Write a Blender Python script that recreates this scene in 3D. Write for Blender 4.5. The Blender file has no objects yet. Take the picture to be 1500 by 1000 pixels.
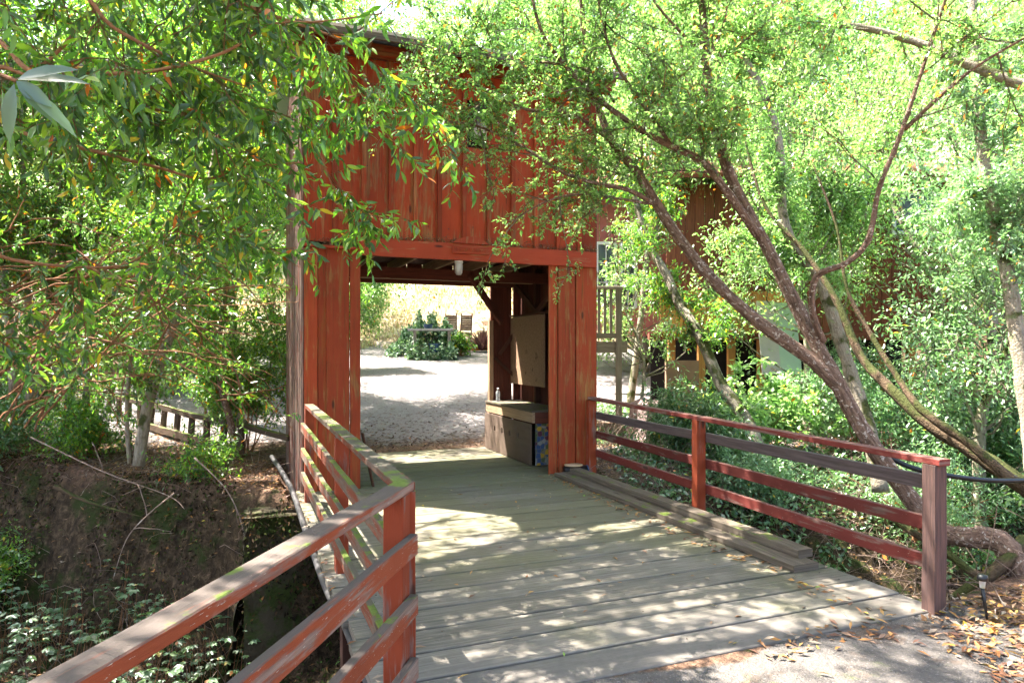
import bpy, math
import numpy as np
from mathutils import Vector
PI = math.pi
R = np.random.default_rng(7)
sc = bpy.context.scene
col = sc.collection

# ------------------------------------------------------------------ camera
cam = bpy.data.cameras.new('camera'); cam.lens = 24; cam.sensor_width = 36
cam.shift_y = 10/1500; cam.clip_end = 900; cam.clip_start = 0.05
co = bpy.data.objects.new('camera', cam); col.objects.link(co)
co.location = (0, 0, 1.6); co.rotation_euler = (math.radians(90), 0, 0)
sc.camera = co
def at(px, py, Y):
    return np.array([(px-750)/1000*Y, Y, 1.6-(py-510)/1000*Y])
TH = math.radians(21.6); CT, ST = math.cos(TH), math.sin(TH)
def L(u, v, z=0.0):
    return np.array([u*CT-v*ST, u*ST+v*CT, z])
UA = np.array([CT, ST, 0.]); VA = np.array([-ST, CT, 0.]); ZA = np.array([0, 0, 1.])

# ------------------------------------------------------------------ objects
def props(o, label=None, cat=None, group=None, kind=None):
    if label: o['label'] = label
    if cat: o['category'] = cat
    if group: o['group'] = group
    if kind: o['kind'] = kind
    return o
def thing(name, loc, label, cat, group=None, rz=0):
    o = bpy.data.objects.new(name, None); col.objects.link(o)
    o.location = [float(c) for c in loc]; o.rotation_euler = (0, 0, rz)
    o.empty_display_size = 0.1
    return props(o, label, cat, group)
def link_mesh(name, me, mats, parent=None):
    o = bpy.data.objects.new(name, me); col.objects.link(o)
    for m in (mats if isinstance(mats, (list, tuple)) else [mats]): me.materials.append(m)
    if parent is not None: o.parent = parent
    return o
def copy_thing(root, loc, label=None, rz=None):
    c = root.copy(); col.objects.link(c); c.location = loc
    if rz is not None: c.rotation_euler = (0, 0, rz)
    if label: c['label'] = label
    for ch in list(root.children):
        d = ch.copy(); col.objects.link(d); d.parent = c
        for g in list(ch.children):
            e = g.copy(); col.objects.link(e); e.parent = d
    return c
def nrm(a):
    a = np.asarray(a, float)
    return a/np.maximum(np.linalg.norm(a, axis=-1, keepdims=True), 1e-9)

def np_mesh(name, V, F4=None, F3=None, rnd=None, mat_idx=None, smooth=False):
    V = np.asarray(V, np.float32); parts = []; tot = []
    if F4 is not None and len(F4): parts.append(np.asarray(F4, np.int32).ravel()); tot.append(np.full(len(F4), 4, np.int32))
    if F3 is not None and len(F3): parts.append(np.asarray(F3, np.int32).ravel()); tot.append(np.full(len(F3), 3, np.int32))
    loops = np.concatenate(parts); tot = np.concatenate(tot)
    st = np.concatenate([[0], np.cumsum(tot)[:-1]]).astype(np.int32)
    me = bpy.data.meshes.new(name)
    me.vertices.add(len(V)); me.vertices.foreach_set('co', V.ravel())
    me.loops.add(len(loops)); me.loops.foreach_set('vertex_index', loops)
    me.polygons.add(len(tot)); me.polygons.foreach_set('loop_start', st); me.polygons.foreach_set('loop_total', tot)
    if smooth: me.polygons.foreach_set('use_smooth', np.ones(len(tot), bool))
    if mat_idx is not None: me.polygons.foreach_set('material_index', np.asarray(mat_idx, np.int32))
    me.update(calc_edges=True)
    if rnd is not None:
        a = me.attributes.new('rnd', 'FLOAT', 'FACE'); a.data.foreach_set('value', np.asarray(rnd, np.float32))
    return me

class MB:
    """collects shapes, keeps a uv (metres, u along the grain) and a random tone per piece"""
    def __init__(s): s.v = []; s.f = []; s.uv = []; s.r = []; s.m = []; s.sm = []
    def add(s, V, F, UV=None, r=None, m=0, smooth=False):
        b = len(s.v); s.v.extend([tuple(p) for p in V])
        r = R.random() if r is None else r
        ou, ov = R.random()*37, R.random()*37
        for i, f in enumerate(F):
            s.f.append([b+k for k in f]); s.r.append(r); s.m.append(m); s.sm.append(smooth)
            if UV is not None: s.uv.append([(a+ou, c+ov) for a, c in UV[i]])
            else: s.uv.append([(V[k][2]+ou, V[k][0]+V[k][1]+ov) for k in f])
    def bar(s, p0, p1, w, t, up=(0, 0, 1), ch=0.004, jit=0.0, seg=None, r=None, m=0):
        p0 = np.array(p0, float); p1 = np.array(p1, float); d = p1-p0; ln = np.linalg.norm(d); d = d/ln
        up = np.array(up, float); side = np.cross(d, up)
        side = side/np.linalg.norm(side); up = np.cross(side, d)
        ch = min(ch, w*.3, t*.3)
        if seg is None: seg = 1 if jit == 0 else max(1, min(14, int(ln/.3)))
        a, b = w/2, t/2
        prof = [(-a+ch, -b), (a-ch, -b), (a, -b+ch), (a, b-ch), (a-ch, b), (-a+ch, b), (-a, b-ch), (-a, -b+ch)]
        per = [0]
        for i in range(8):
            x0, y0 = prof[i]; x1, y1 = prof[(i+1) % 8]; per.append(per[-1]+math.hypot(x1-x0, y1-y0))
        V = []; st = np.linspace(0, 1, seg+1)
        for q in st:
            ja = R.normal(0, jit, 2) if jit else (0, 0); js = 1+(R.normal(0, jit*3) if jit else 0)
            c = p0+d*ln*q+side*ja[0]+up*ja[1]
            for x, y in prof: V.append(c+side*x*js+up*y*js)
        F = []; UV = []
        for k in range(seg):
            for i in range(8):
                j = (i+1) % 8
                F.append([k*8+i, k*8+j, (k+1)*8+j, (k+1)*8+i])
                UV.append([(st[k]*ln, per[i]), (st[k]*ln, per[i+1]), (st[k+1]*ln, per[i+1]), (st[k+1]*ln, per[i])])
        F.append(list(range(7, -1, -1))); UV.append([(prof[i][0]*.2, prof[i][1]) for i in range(7, -1, -1)])
        F.append([seg*8+i for i in range(8)]); UV.append([(prof[i][0]*.2, prof[i][1]) for i in range(8)])
        s.add(V, F, UV, r, m)
    def box(s, c, dx, dy, dz, ax=(1, 0, 0), ch=0.004, m=0, r=None, jit=0):
        ax = np.array(ax, float); c = np.array(c, float)
        s.bar(c-ax*dx/2, c+ax*dx/2, dy, dz, ch=ch, m=m, r=r, jit=jit)
    def tube(s, P, rad, n=8, m=0, r=None, rough=0.0, cap=True):
        P = [np.array(p, float) for p in P]; k = len(P)
        if np.isscalar(rad): rad = [rad]*k
        T = [nrm(P[min(i+1, k-1)]-P[max(i-1, 0)]) for i in range(k)]
        a = np.cross(T[0], (0.3, .2, 1.)); a = nrm(a); V = []; s_ = 0; ss = [0]
        for i in range(k):
            if i: s_ += np.linalg.norm(P[i]-P[i-1]); ss.append(s_)
            a = nrm(a-T[i]*np.dot(a, T[i])); b = np.cross(T[i], a)
            for j in range(n):
                th = 2*PI*j/n; rr = rad[i]*(1+(R.normal(0, rough) if rough else 0))
                V.append(P[i]+(a*math.cos(th)+b*math.sin(th))*rr)
        F = []; UV = []
        for i in range(k-1):
            for j in range(n):
                q = (j+1) % n
                F.append([i*n+j, i*n+q, (i+1)*n+q, (i+1)*n+j])
                w0, w1 = 2*PI*rad[i]*j/n, 2*PI*rad[i]*(j+1)/n
                UV.append([(ss[i], w0), (ss[i], w1), (ss[i+1], w1), (ss[i+1], w0)])
        if cap:
            F.append(list(range(n-1, -1, -1))); UV.append([(0, 0)]*n)
            F.append([(k-1)*n+j for j in range(n)]); UV.append([(0, 0)]*n)
        s.add(V, F, UV, r, m, True)
    def lathe(s, c, prof, n=16, m=0, axis=(0, 0, 1)):
        ax = nrm(axis); t = np.array((1., 0, 0)) if abs(ax[0]) < .9 else np.array((0, 1., 0))
        a = nrm(np.cross(ax, t)); b = np.cross(ax, a); V = []; c = np.array(c, float)
        for r, z in prof:
            for j in range(n):
                th = 2*PI*j/n; V.append(c+ax*z+(a*math.cos(th)+b*math.sin(th))*max(r, 1e-4))
        F = []
        for i in range(len(prof)-1):
            for j in range(n):
                q = (j+1) % n; F.append([i*n+j, i*n+q, (i+1)*n+q, (i+1)*n+j])
        s.add(V, F, None, None, m, True)
    def build(s, name, mats, parent=None):
        V = np.array(s.v, float)
        q = parent
        while q is not None: V = V-np.array(q.location); q = q.parent
        me = bpy.data.meshes.new(name); me.from_pydata([tuple(p) for p in V], [], s.f)
        uv = me.uv_layers.new(name='UVMap')
        uv.data.foreach_set('uv', np.array([c for f in s.uv for c in f], np.float32).ravel())
        a = me.attributes.new('rnd', 'FLOAT', 'FACE'); a.data.foreach_set('value', np.array(s.r, np.float32))
        me.polygons.foreach_set('material_index', np.array(s.m, np.int32))
        me.polygons.foreach_set('use_smooth', np.array(s.sm, bool)); me.update()
        return link_mesh(name, me, mats, parent)

# ------------------------------------------------------------------ materials
class NT:
    def __init__(s, name):
        s.m = bpy.data.materials.new(name); s.m.use_nodes = True; s.t = s.m.node_tree
        s.t.nodes.clear(); s.out = s.n('ShaderNodeOutputMaterial')
    def n(s, typ, **k):
        x = s.t.nodes.new(typ)
        for a, b in k.items(): setattr(x, a, b)
        return x
    def l(s, a, b): s.t.links.new(a, b)
    def val(s, sock, v):
        if hasattr(v, 'node') and hasattr(v, 'is_output'): s.l(v, sock)
        else: sock.default_value = v
    def noise(s, vec, scale, detail=4, rough=.55, dist=0):
        x = s.n('ShaderNodeTexNoise'); x.inputs['Scale'].default_value = scale; x.inputs['Detail'].default_value = detail
        x.inputs['Roughness'].default_value = rough; x.inputs['Distortion'].default_value = dist
        if vec is not None: s.l(vec, x.inputs['Vector'])
        return x.outputs['Fac']
    def ramp(s, fac, stops, interp='LINEAR'):
        x = s.n('ShaderNodeValToRGB'); s.l(fac, x.inputs[0]); e = x.color_ramp; e.interpolation = interp
        while len(e.elements) < len(stops): e.elements.new(.5)
        for i, (p, c) in enumerate(stops):
            e.elements[i].position = p; e.elements[i].color = (c if len(c) == 4 else (*c, 1)) if not np.isscalar(c) else (c, c, c, 1)
        return x.outputs[0]
    def mix(s, f, a, b, mode='MIX'):
        x = s.n('ShaderNodeMix', data_type='RGBA', blend_type=mode)
        s.val(x.inputs[0], f)
        for k, v in ((6, a), (7, b)):
            if isinstance(v, (tuple, list)): x.inputs[k].default_value = (*v, 1) if len(v) == 3 else v
            else: s.l(v, x.inputs[k])
        return x.outputs[2]
    def math(s, op, a, b=0., c=None):
        x = s.n('ShaderNodeMath', operation=op); s.val(x.inputs[0], a); s.val(x.inputs[1], b)
        if c is not None: s.val(x.inputs[2], c)
        return x.outputs[0]
    def step(s, v, lo, hi):
        x = s.n('ShaderNodeMapRange'); x.interpolation_type = 'SMOOTHSTEP'; s.l(v, x.inputs[0])
        x.inputs[1].default_value = lo; x.inputs[2].default_value = hi
        return x.outputs[0]
    def obj(s): return s.n('ShaderNodeTexCoord').outputs['Object']
    def pos(s): return s.n('ShaderNodeNewGeometry').outputs['Position']
    def uv(s, sx=1., sy=1.):
        t = s.n('ShaderNodeTexCoord').outputs['UV']; m = s.n('ShaderNodeMapping'); s.l(t, m.inputs[0])
        m.inputs['Scale'].default_value = (sx, sy, 1); return m.outputs[0]
    def attr(s, name='rnd'): return s.n('ShaderNodeAttribute', attribute_name=name).outputs['Fac']
    def bump(s, h, st=.5, dist=.01):
        x = s.n('ShaderNodeBump'); s.l(h, x.inputs['Height']); x.inputs['Strength'].default_value = st
        x.inputs['Distance'].default_value = dist; return x.outputs[0]
    def bsdf(s, color, rough=.8, normal=None, spec=.3, **k):
        x = s.n('ShaderNodeBsdfPrincipled'); s.val(x.inputs['Base Color'], (*color, 1) if isinstance(color, tuple) else color)
        s.val(x.inputs['Roughness'], rough); x.inputs['Specular IOR Level'].default_value = spec
        if normal is not None: s.l(normal, x.inputs['Normal'])
        for a, b in k.items(): x.inputs[a.replace('_', ' ')].default_value = b
        s.l(x.outputs[0], s.out.inputs[0]); return s.m

def wood(name, c1, c2, paint=None, wear=.5, top=None, moss=0.0, tone=.35, lowmoss=None, rough=.8, knots=True, streak=None, flecks=0.0):
    t = NT(name); uv = t.uv(1.2, 22); p = t.pos()
    g = t.noise(uv, 2.2, 6, .65, .3); c = t.mix(t.step(g, .3, .7), c1, c2)
    g2 = t.noise(t.uv(2, 90), 3, 3, .7)
    c = t.mix(t.math('MULTIPLY', t.step(g2, .45, .8), .45), c, tuple(x*.35 for x in c1))
    if paint:
        w = t.math('ADD', t.math('MULTIPLY', t.noise(t.uv(1.0, 9), 1.6, 5, .7, .2), .65), t.math('MULTIPLY', t.noise(p, 2.2, 5), .35))
        pc = t.mix(t.noise(p, 3.1, 4), tuple(x*.72 for x in paint), tuple(min(1, x*1.18) for x in paint))
        pc = t.mix(t.math('MULTIPLY', t.step(g, .55, .8), .45), pc, tuple(x*.4 for x in paint))
        c = t.mix(t.step(w, wear-.035, wear+.05), pc, c)
        if flecks:
            f = t.noise(t.uv(9, 55), 2.5, 3, .6)
            c = t.mix(t.step(f, .70-flecks, .74-flecks), c, (.42, .36, .30))
    if streak:
        w = t.step(t.noise(t.uv(.35, 7), 2.4, 5, .6), .5, .72)
        c = t.mix(t.math('MULTIPLY', w, .75), c, streak)
        w = t.step(t.noise(t.uv(.5, 11), 3.1, 5, .65), .56, .66); c = t.mix(t.math('MULTIPLY', w, .6), c, tuple(x*.35 for x in streak))
    if knots:
        v = t.n('ShaderNodeTexVoronoi'); v.inputs['Scale'].default_value = 1; t.l(t.uv(1.3, 4.5), v.inputs['Vector'])
        k = t.step(v.outputs['Distance'], .10, .05); c = t.mix(t.math('MULTIPLY', k, .8), c, (.03, .015, .01))
    r = t.attr(); hv = t.n('ShaderNodeHueSaturation'); t.l(c, hv.inputs['Color'])
    t.l(t.math('MULTIPLY_ADD', r, tone*2, 1-tone), hv.inputs['Value']); c = hv.outputs[0]
    nz = t.n('ShaderNodeSeparateXYZ'); t.l(t.n('ShaderNodeNewGeometry').outputs['Normal'], nz.inputs[0])
    sz = t.n('ShaderNodeSeparateXYZ'); t.l(p, sz.inputs[0])
    if top:
        e = t.math('MULTIPLY', t.step(nz.outputs[2], .5, .8), t.step(t.noise(t.uv(1.5, 12), 2, 4), .25, .42))
        c = t.mix(e, c, t.mix(t.noise(uv, 3, 5), tuple(x*.55 for x in top), top))
    if moss:
        e = t.math('MULTIPLY', t.step(nz.outputs[2], .3, .8), t.step(t.noise(p, 4.3, 6, .65), .66-moss*.2, .72-moss*.2))
        c = t.mix(e, c, t.mix(t.noise(p, 60, 3), (.05, .085, .01), (.16, .2, .03)))
    if lowmoss is not None:
        h = t.math('SUBTRACT', t.noise(t.uv(.6, 14), 2, 5, .6), t.math('DIVIDE', t.math('SUBTRACT', sz.outputs[2], lowmoss), .9))
        c = t.mix(t.math('MULTIPLY', t.step(h, .18, .5), .8), c, t.mix(t.noise(p, 30, 3), (.09, .085, .02), (.2, .17, .05)))
    b = t.bump(t.math('ADD', g, t.math('MULTIPLY', g2, .6)), .55, .006)
    return t.bsdf(c, rough, b, .3)

def leafmat(name, greens, other=((.62, .42, .04), (.62, .16, .02)), trans=.42, rough=.42, spec=.45, frac=.955, gain=1.0, tint=(1.5, 1.9, 1.0)):
    t = NT(name); r = t.attr()
    g = [tuple(min(1, x*gain) for x in c) for c in greens]
    stops = [(i*frac/len(g), c) for i, c in enumerate(g)]+[(frac, other[0]), (frac+(1-frac)*.5, other[1])]
    c = t.ramp(r, stops, 'CONSTANT')
    n2 = t.noise(t.pos(), 1.1, 2); hv = t.n('ShaderNodeHueSaturation'); t.l(c, hv.inputs['Color'])
    t.l(t.math('MULTIPLY_ADD', n2, .7, .65), hv.inputs['Value']); t.l(t.math('MULTIPLY_ADD', n2, .05, .475), hv.inputs['Hue']); c = hv.outputs[0]
    x = t.n('ShaderNodeBsdfPrincipled'); t.l(c, x.inputs['Base Color']); x.inputs['Roughness'].default_value = rough
    x.inputs['Specular IOR Level'].default_value = spec
    tr = t.n('ShaderNodeBsdfTranslucent')
    t.l(t.mix(1, c, tint, 'MULTIPLY'), tr.inputs[0])
    m = t.n('ShaderNodeMixShader'); m.inputs[0].default_value = trans
    t.l(x.outputs[0], m.inputs[1]); t.l(tr.outputs[0], m.inputs[2]); t.l(m.outputs[0], t.out.inputs[0])
    return t.m

def bark(name, c1, c2, lichen=(.45, .42, .36), li=.62, moss=0.0, sc_=9):
    t = NT(name); p = t.pos(); n1 = t.noise(t.uv(3, 14), 3, 6, .65); c = t.mix(t.step(n1, .3, .7), c1, c2)
    c = t.mix(t.step(t.noise(p, sc_, 4, .6, .4), li, li+.05), c, lichen)
    if moss:
        nz = t.n('ShaderNodeSeparateXYZ'); t.l(t.n('ShaderNodeNewGeometry').outputs['Normal'], nz.inputs[0])
        e = t.step(t.math('ADD', t.noise(p, 3, 5), t.math('MULTIPLY', nz.outputs[2], .16)), .62-moss*.25, .72-moss*.25)
        c = t.mix(e, c, t.mix(t.noise(p, 50, 3), (.022, .028, .007), (.085, .09, .024)))
    return t.bsdf(c, .9, t.bump(t.math('ADD', n1, t.noise(p, 40, 4)), 1.0, .02), .2)

def plain(name, c, rough=.7, amp=.25, scale=6, metal=0.0, spec=.35, bump=.2):
    t = NT(name); p = t.pos(); n = t.noise(p, scale, 5, .6)
    cc = t.mix(n, tuple(x*(1-amp) for x in c), tuple(min(1, x*(1+amp)) for x in c))
    return t.bsdf(cc, rough, t.bump(t.noise(p, scale*9, 4), bump, .004), spec, Metallic=metal)

RED = (.32, .042, .011)
M = {}
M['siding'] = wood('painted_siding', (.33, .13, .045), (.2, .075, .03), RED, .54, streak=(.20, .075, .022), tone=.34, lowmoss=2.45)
M['jamb'] = wood('painted_jamb', (.38, .16, .05), (.24, .09, .03), (.33, .05, .014), .555, streak=(.30, .13, .03), tone=.2, lowmoss=-.35)
M['header'] = wood('painted_header', (.4, .18, .08), (.26, .1, .05), (.36, .052, .018), .575, tone=.14, moss=.75)
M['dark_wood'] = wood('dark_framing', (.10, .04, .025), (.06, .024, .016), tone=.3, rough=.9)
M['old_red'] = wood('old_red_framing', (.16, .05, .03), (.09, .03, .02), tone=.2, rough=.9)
M['pale_wood'] = wood('raw_lumber', (.42, .28, .17), (.28, .18, .11), tone=.2)
M['side'] = wood('weathered_side_boards', (.26, .18, .14), (.10, .06, .045), (.2, .06, .04), .44, tone=.62)
M['rail_r'] = wood('old_red_rail', (.24, .15, .12), (.12, .07, .055), (.15, .027, .02), .56, top=(.2, .09, .07), tone=.22, flecks=.02)
M['rail_grey'] = wood('bare_grey_rail', (.13, .095, .09), (.065, .046, .043), tone=.2, top=(.2, .16, .14))
M['rail_l'] = wood('scraped_red_rail', (.30, .2, .15), (.14, .08, .06), (.27, .055, .018), .51, top=(.115, .088, .072), moss=.42, tone=.14, flecks=.05)
M['rail_m'] = wood('mossy_rail', (.2, .14, .1), (.1, .07, .05), (.2, .045, .018), .49, top=(.12, .10, .07), moss=.85, tone=.2, flecks=.04)
M['post_r'] = wood('red_post', (.3, .16, .12), (.16, .08, .06), (.27, .046, .014), .56, top=(.2, .13, .1), tone=.1, lowmoss=-.45, flecks=.0)
M['post_bare'] = wood('bare_post', (.15, .08, .062), (.07, .043, .04), tone=.1, top=(.3, .25, .22))
M['timber'] = wood('grey_timber', (.17, .135, .10), (.085, .064, .045), tone=.2, moss=.55)
M['palisade'] = wood('mossy_palisade', (.13, .085, .052), (.065, .042, .027), tone=.3, moss=1.15, lowmoss=-.6)
M['orange_wood'] = wood('orange_siding', (.55, .25, .07), (.38, .16, .045), tone=.2)
M['brown_wood'] = wood('brown_siding', (.24, .07, .035), (.13, .04, .022), tone=.2)
M['pink_wall'] = wood('pink_siding', (.5, .25, .2), (.4, .18, .15), (.5, .16, .14), .68, tone=.1)
M['porch_wood'] = wood('porch_wood', (.34, .27, .18), (.2, .15, .1), tone=.2)
M['white_trim'] = plain('white_trim', (.75, .75, .72), .6, .08)
M['glass'] = plain('window_glass', (.05, .07, .08), .08, .1, 2, spec=.8, bump=0)
M['black'] = plain('black_plastic', (.012, .013, .015), .35, .3, 12)
M['dark'] = plain('shade_black', (.012, .009, .008), .9)  # near-black colour standing in for shade inside openings
M['green_panel'] = plain('pale_green_sheet', (.36, .46, .35), .4, .1)
M['pale_panel'] = plain('pale_board', (.42, .38, .36), .7, .15)
M['metal'] = plain('roof_metal', (.5, .52, .55), .35, .15, 4, metal=.7)
M['hose'] = plain('grey_pipe', (.06, .055, .055), .5, .6, 22)
M['blue'] = plain('blue_glaze', (.03, .07, .15), .3, .5, 20)
M['grey_obj'] = plain('grey_slab', (.3, .28, .27), .7)
M['cardboard'] = plain('cardboard', (.5, .36, .22), .8, .15)
M['chair'] = wood('chair_slats', (.16, .09, .07), (.09, .05, .04), tone=.2)
M['stone_base'] = plain('tan_base', (.25, .14, .09), .9, .2, 5)

def deck_mat():
    t = NT('deck_planks'); p = t.pos(); g = t.noise(t.uv(1, 26), 2, 7, .7, .25)
    c = t.mix(t.step(g, .28, .72), (.10, .086, .066), (.23, .2, .158))
    big = t.noise(p, .75, 4); sp = t.n('ShaderNodeSeparateXYZ'); t.l(p, sp.inputs[0])
    gy = t.step(sp.outputs[1], 4.0, 6.6)
    alg = t.math('MULTIPLY', t.step(t.math('ADD', big, t.math('MULTIPLY', gy, .2)), .52, .70), .62)
    c = t.mix(alg, c, t.mix(g, (.085, .082, .038), (.17, .158, .075)))
    c = t.mix(t.math('MULTIPLY', t.step(t.noise(t.uv(1, 60), 3, 3, .7), .55, .7), .6), c, (.05, .042, .03))
    c = t.mix(t.math('MULTIPLY', t.step(t.noise(p, 9, 5, .7), .56, .7), .4), c, (.24, .21, .17))
    c = t.mix(t.step(t.noise(p, 23, 4, .6), .70, .76), c, (.06, .045, .03))
    # mud towards the ground in front
    vv = t.math('ADD', t.math('MULTIPLY', sp.outputs[0], -ST), t.math('MULTIPLY', sp.outputs[1], CT))
    mud = t.math('MULTIPLY', t.step(t.math('ADD', vv, t.math('MULTIPLY', t.noise(p, 3, 4), .8)), 4.1, 3.3), .75)
    c = t.mix(mud, c, t.mix(t.noise(p, 30, 4), (.11, .095, .083), (.21, .185, .165)))
    hv = t.n('ShaderNodeHueSaturation'); t.l(c, hv.inputs['Color']); t.l(t.math('MULTIPLY_ADD', t.attr(), .3, .86), hv.inputs['Value'])
    return t.bsdf(hv.outputs[0], .82, t.bump(t.math('ADD', g, t.math('MULTIPLY', t.noise(p, 40, 4), .5)), .5, .006), .3)
M['deck'] = deck_mat()

M['nail'] = plain('rusty_nail', (.05, .03, .022), .6, .3, 20)
def osb_mat():
    t = NT('particle_board'); p = t.obj(); v = t.n('ShaderNodeTexVoronoi'); v.inputs['Scale'].default_value = 42; t.l(p, v.inputs['Vector'])
    c = t.mix(t.noise(p, 35, 5, .7), (.13, .07, .04), (.42, .27, .17))
    c = t.mix(t.step(t.noise(p, 5, 3), .66, .72), c, (.14, .08, .05))
    return t.bsdf(c, .85, t.bump(t.noise(p, 45, 4), .4, .004))
M['osb'] = osb_mat()
def grey_board():
    t = NT('grey_ply'); p = t.pos(); g = t.noise(t.uv(1, 6), 3, 5)
    return t.bsdf(t.mix(g, (.09, .058, .042), (.17, .12, .09)), .85, t.bump(g, .3, .004))
M['ply'] = grey_board()
def tiles_mat():
    t = NT('patchwork_tiles'); v = t.n('ShaderNodeTexVoronoi'); v.inputs['Scale'].default_value = 17; v.inputs['Randomness'].default_value = .6
    t.l(t.pos(), v.inputs['Vector']); s = t.n('ShaderNodeSeparateXYZ'); t.l(v.outputs['Color'], s.inputs[0])
    c = t.ramp(s.outputs[0], [(0, (.05, .09, .22)), (.22, (.5, .3, .03)), (.38, (.12, .15, .3)), (.55, (.1, .13, .05)), (.7, (.12, .03, .06)), (.84, (.3, .3, .28))], 'CONSTANT')
    v2 = t.n('ShaderNodeTexVoronoi', feature='DISTANCE_TO_EDGE'); v2.inputs['Scale'].default_value = 17; v2.inputs['Randomness'].default_value = .6; t.l(t.pos(), v2.inputs['Vector'])
    c = t.mix(t.step(v2.outputs[0], .06, .03), c, (.2, .18, .15)); return t.bsdf(c, .35, None, .5)
M['tiles'] = tiles_mat()
def glassy(name, c, rough=.1):
    t = NT(name); x = t.n('ShaderNodeBsdfPrincipled'); x.inputs['Base Color'].default_value = (*c, 1)
    x.inputs['Roughness'].default_value = rough; x.inputs['Transmission Weight'].default_value = .75
    t.l(x.outputs[0], t.out.inputs[0]); return t.m
M['clear'] = glassy('clear_plastic', (.85, .88, .9)); M['jar'] = glassy('frosted_jar', (.9, .86, .8), .4)

# ------------------------------------------------------------------ ground
POLY = [((-1.75, -3), .9), ((-.98, .9), .7), ((-.68, 2.98), .6), ((2.72, 4.32), .7), ((3.75, 4.95), 1.6), ((6.4, 5.9), 2.5), ((13, 7.5), 3),
        ((15, 15), 4), ((6.8, 12.3), 4.2), ((3.4, 10.4), 3.0), ((1.2, 8.85), .5), ((-2.25, 7.5), .75), ((-4.6, 8.7), .9), ((-7.6, 10.1), 1.6), ((-15, 11.5), 3), ((-16, -3), 3)]
def creek(x, y):
    x = np.asarray(x, float); y = np.asarray(y, float); n = len(POLY); ins = np.zeros(x.shape, bool); s = np.full(x.shape, 1e9)
    for i in range(n):
        (x0, y0), w = POLY[i]; (x1, y1), _ = POLY[(i+1) % n]
        c = ((y0 > y) != (y1 > y)) & (x < (x1-x0)*(y-y0)/((y1-y0) if y1 != y0 else 1e-9)+x0); ins ^= c
        dx, dy = x1-x0, y1-y0; t = np.clip(((x-x0)*dx+(y-y0)*dy)/(dx*dx+dy*dy), 0, 1)
        s = np.minimum(s, np.hypot(x-x0-t*dx, y-y0-t*dy)/w)
    return np.where(ins, s, -s)
def fb(x, y, f, seed=0):
    r = np.random.default_rng(seed); o = 0; a = 1
    for k in range(5):
        for q in range(3):
            th = r.random()*6.28; o = o+a*np.sin(f*(x*math.cos(th)+y*math.sin(th))+r.random()*6.28+1.3*np.sin(f*.6*(x*math.sin(th)-y*math.cos(th))+r.random()*6))/3
        f *= 2.03; a *= .52
    return o
def ss(t): t = np.clip(t, 0, 1); return t*t*(3-2*t)
def gz(x, y):
    x = np.asarray(x, float); y = np.asarray(y, float); s = creek(x, y)
    u = x*CT+y*ST; v = -x*ST+y*CT
    z = np.where(y > 11.8, np.minimum((y-11.8)*.105, 1.6), 0.)
    hill = np.maximum(0, y-27+.25*np.abs(x+1)*(x < -3)*0)
    z = z+.42*hill*ss(hill/6)
    side = np.maximum(0, np.abs(x+1)-14-.0*y); z = z+.30*side*ss(side/10)*(1/(1+side*.012))
    z = np.minimum(z, 46+.02*np.hypot(x, y))
    flat = ss((np.hypot(u-2.3, v-6.5)-3.9)/2.0)
    inyard = ss((y-10)/3)*ss((18-np.abs(x+1))/8)*(1-ss((y-26)/3))
    z = z+.05*fb(x, y, 1.1, 1)*flat*(1-.7*inyard)-.012
    z = z-1.75*ss(s*1.0)*(1+.10*fb(x, y, .9, 2))+.16*fb(x, y, 3.2, 3)*ss(s*1.4)+.085*fb(x, y, 8., 4)*ss(s*2)+.02*fb(x, y, 22., 8)*ss(s*3)
    bridge = (u > .45) & (u < 4.15) & (v > 3.1) & (v < 10.55)
    z = np.where(bridge, np.minimum(z, -.16), z)
    barnf = (u > .6) & (u < 4.35) & (v > 7.8) & (v < 10.5)
    return np.where(barnf, -.16, z)
def gzs(x, y): return float(gz(np.array([x]), np.array([y]))[0])

def axis_pts(lo, hi, f0, f1, st):
    a = list(np.arange(f0, f1+1e-6, st)); s = st; x = f0
    while x > lo: s *= 1.16; x -= s; a.insert(0, x)
    s = st; x = a[-1]
    while x < hi: s *= 1.16; x += s; a.append(x)
    return np.array(a)
xs = axis_pts(-260, 260, -9.5, 9.5, .075); ys = axis_pts(-200, 320, -1.2, 14.5, .075)
X, Y = np.meshgrid(xs, ys); Z = gz(X, Y); ny, nx = X.shape
idx = np.arange(nx*ny).reshape(ny, nx)
F = np.stack([idx[:-1, :-1], idx[:-1, 1:], idx[1:, 1:], idx[1:, :-1]], -1).reshape(-1, 4)
me = np_mesh('ground', np.stack([X, Y, Z], -1).reshape(-1, 3), F4=F, smooth=True)
S = creek(X, Y)
n1 = fb(X, Y, .8, 5); n2 = fb(X, Y, 2.6, 6)
vv = -X*ST+Y*CT; uu = X*CT+Y*ST
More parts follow.
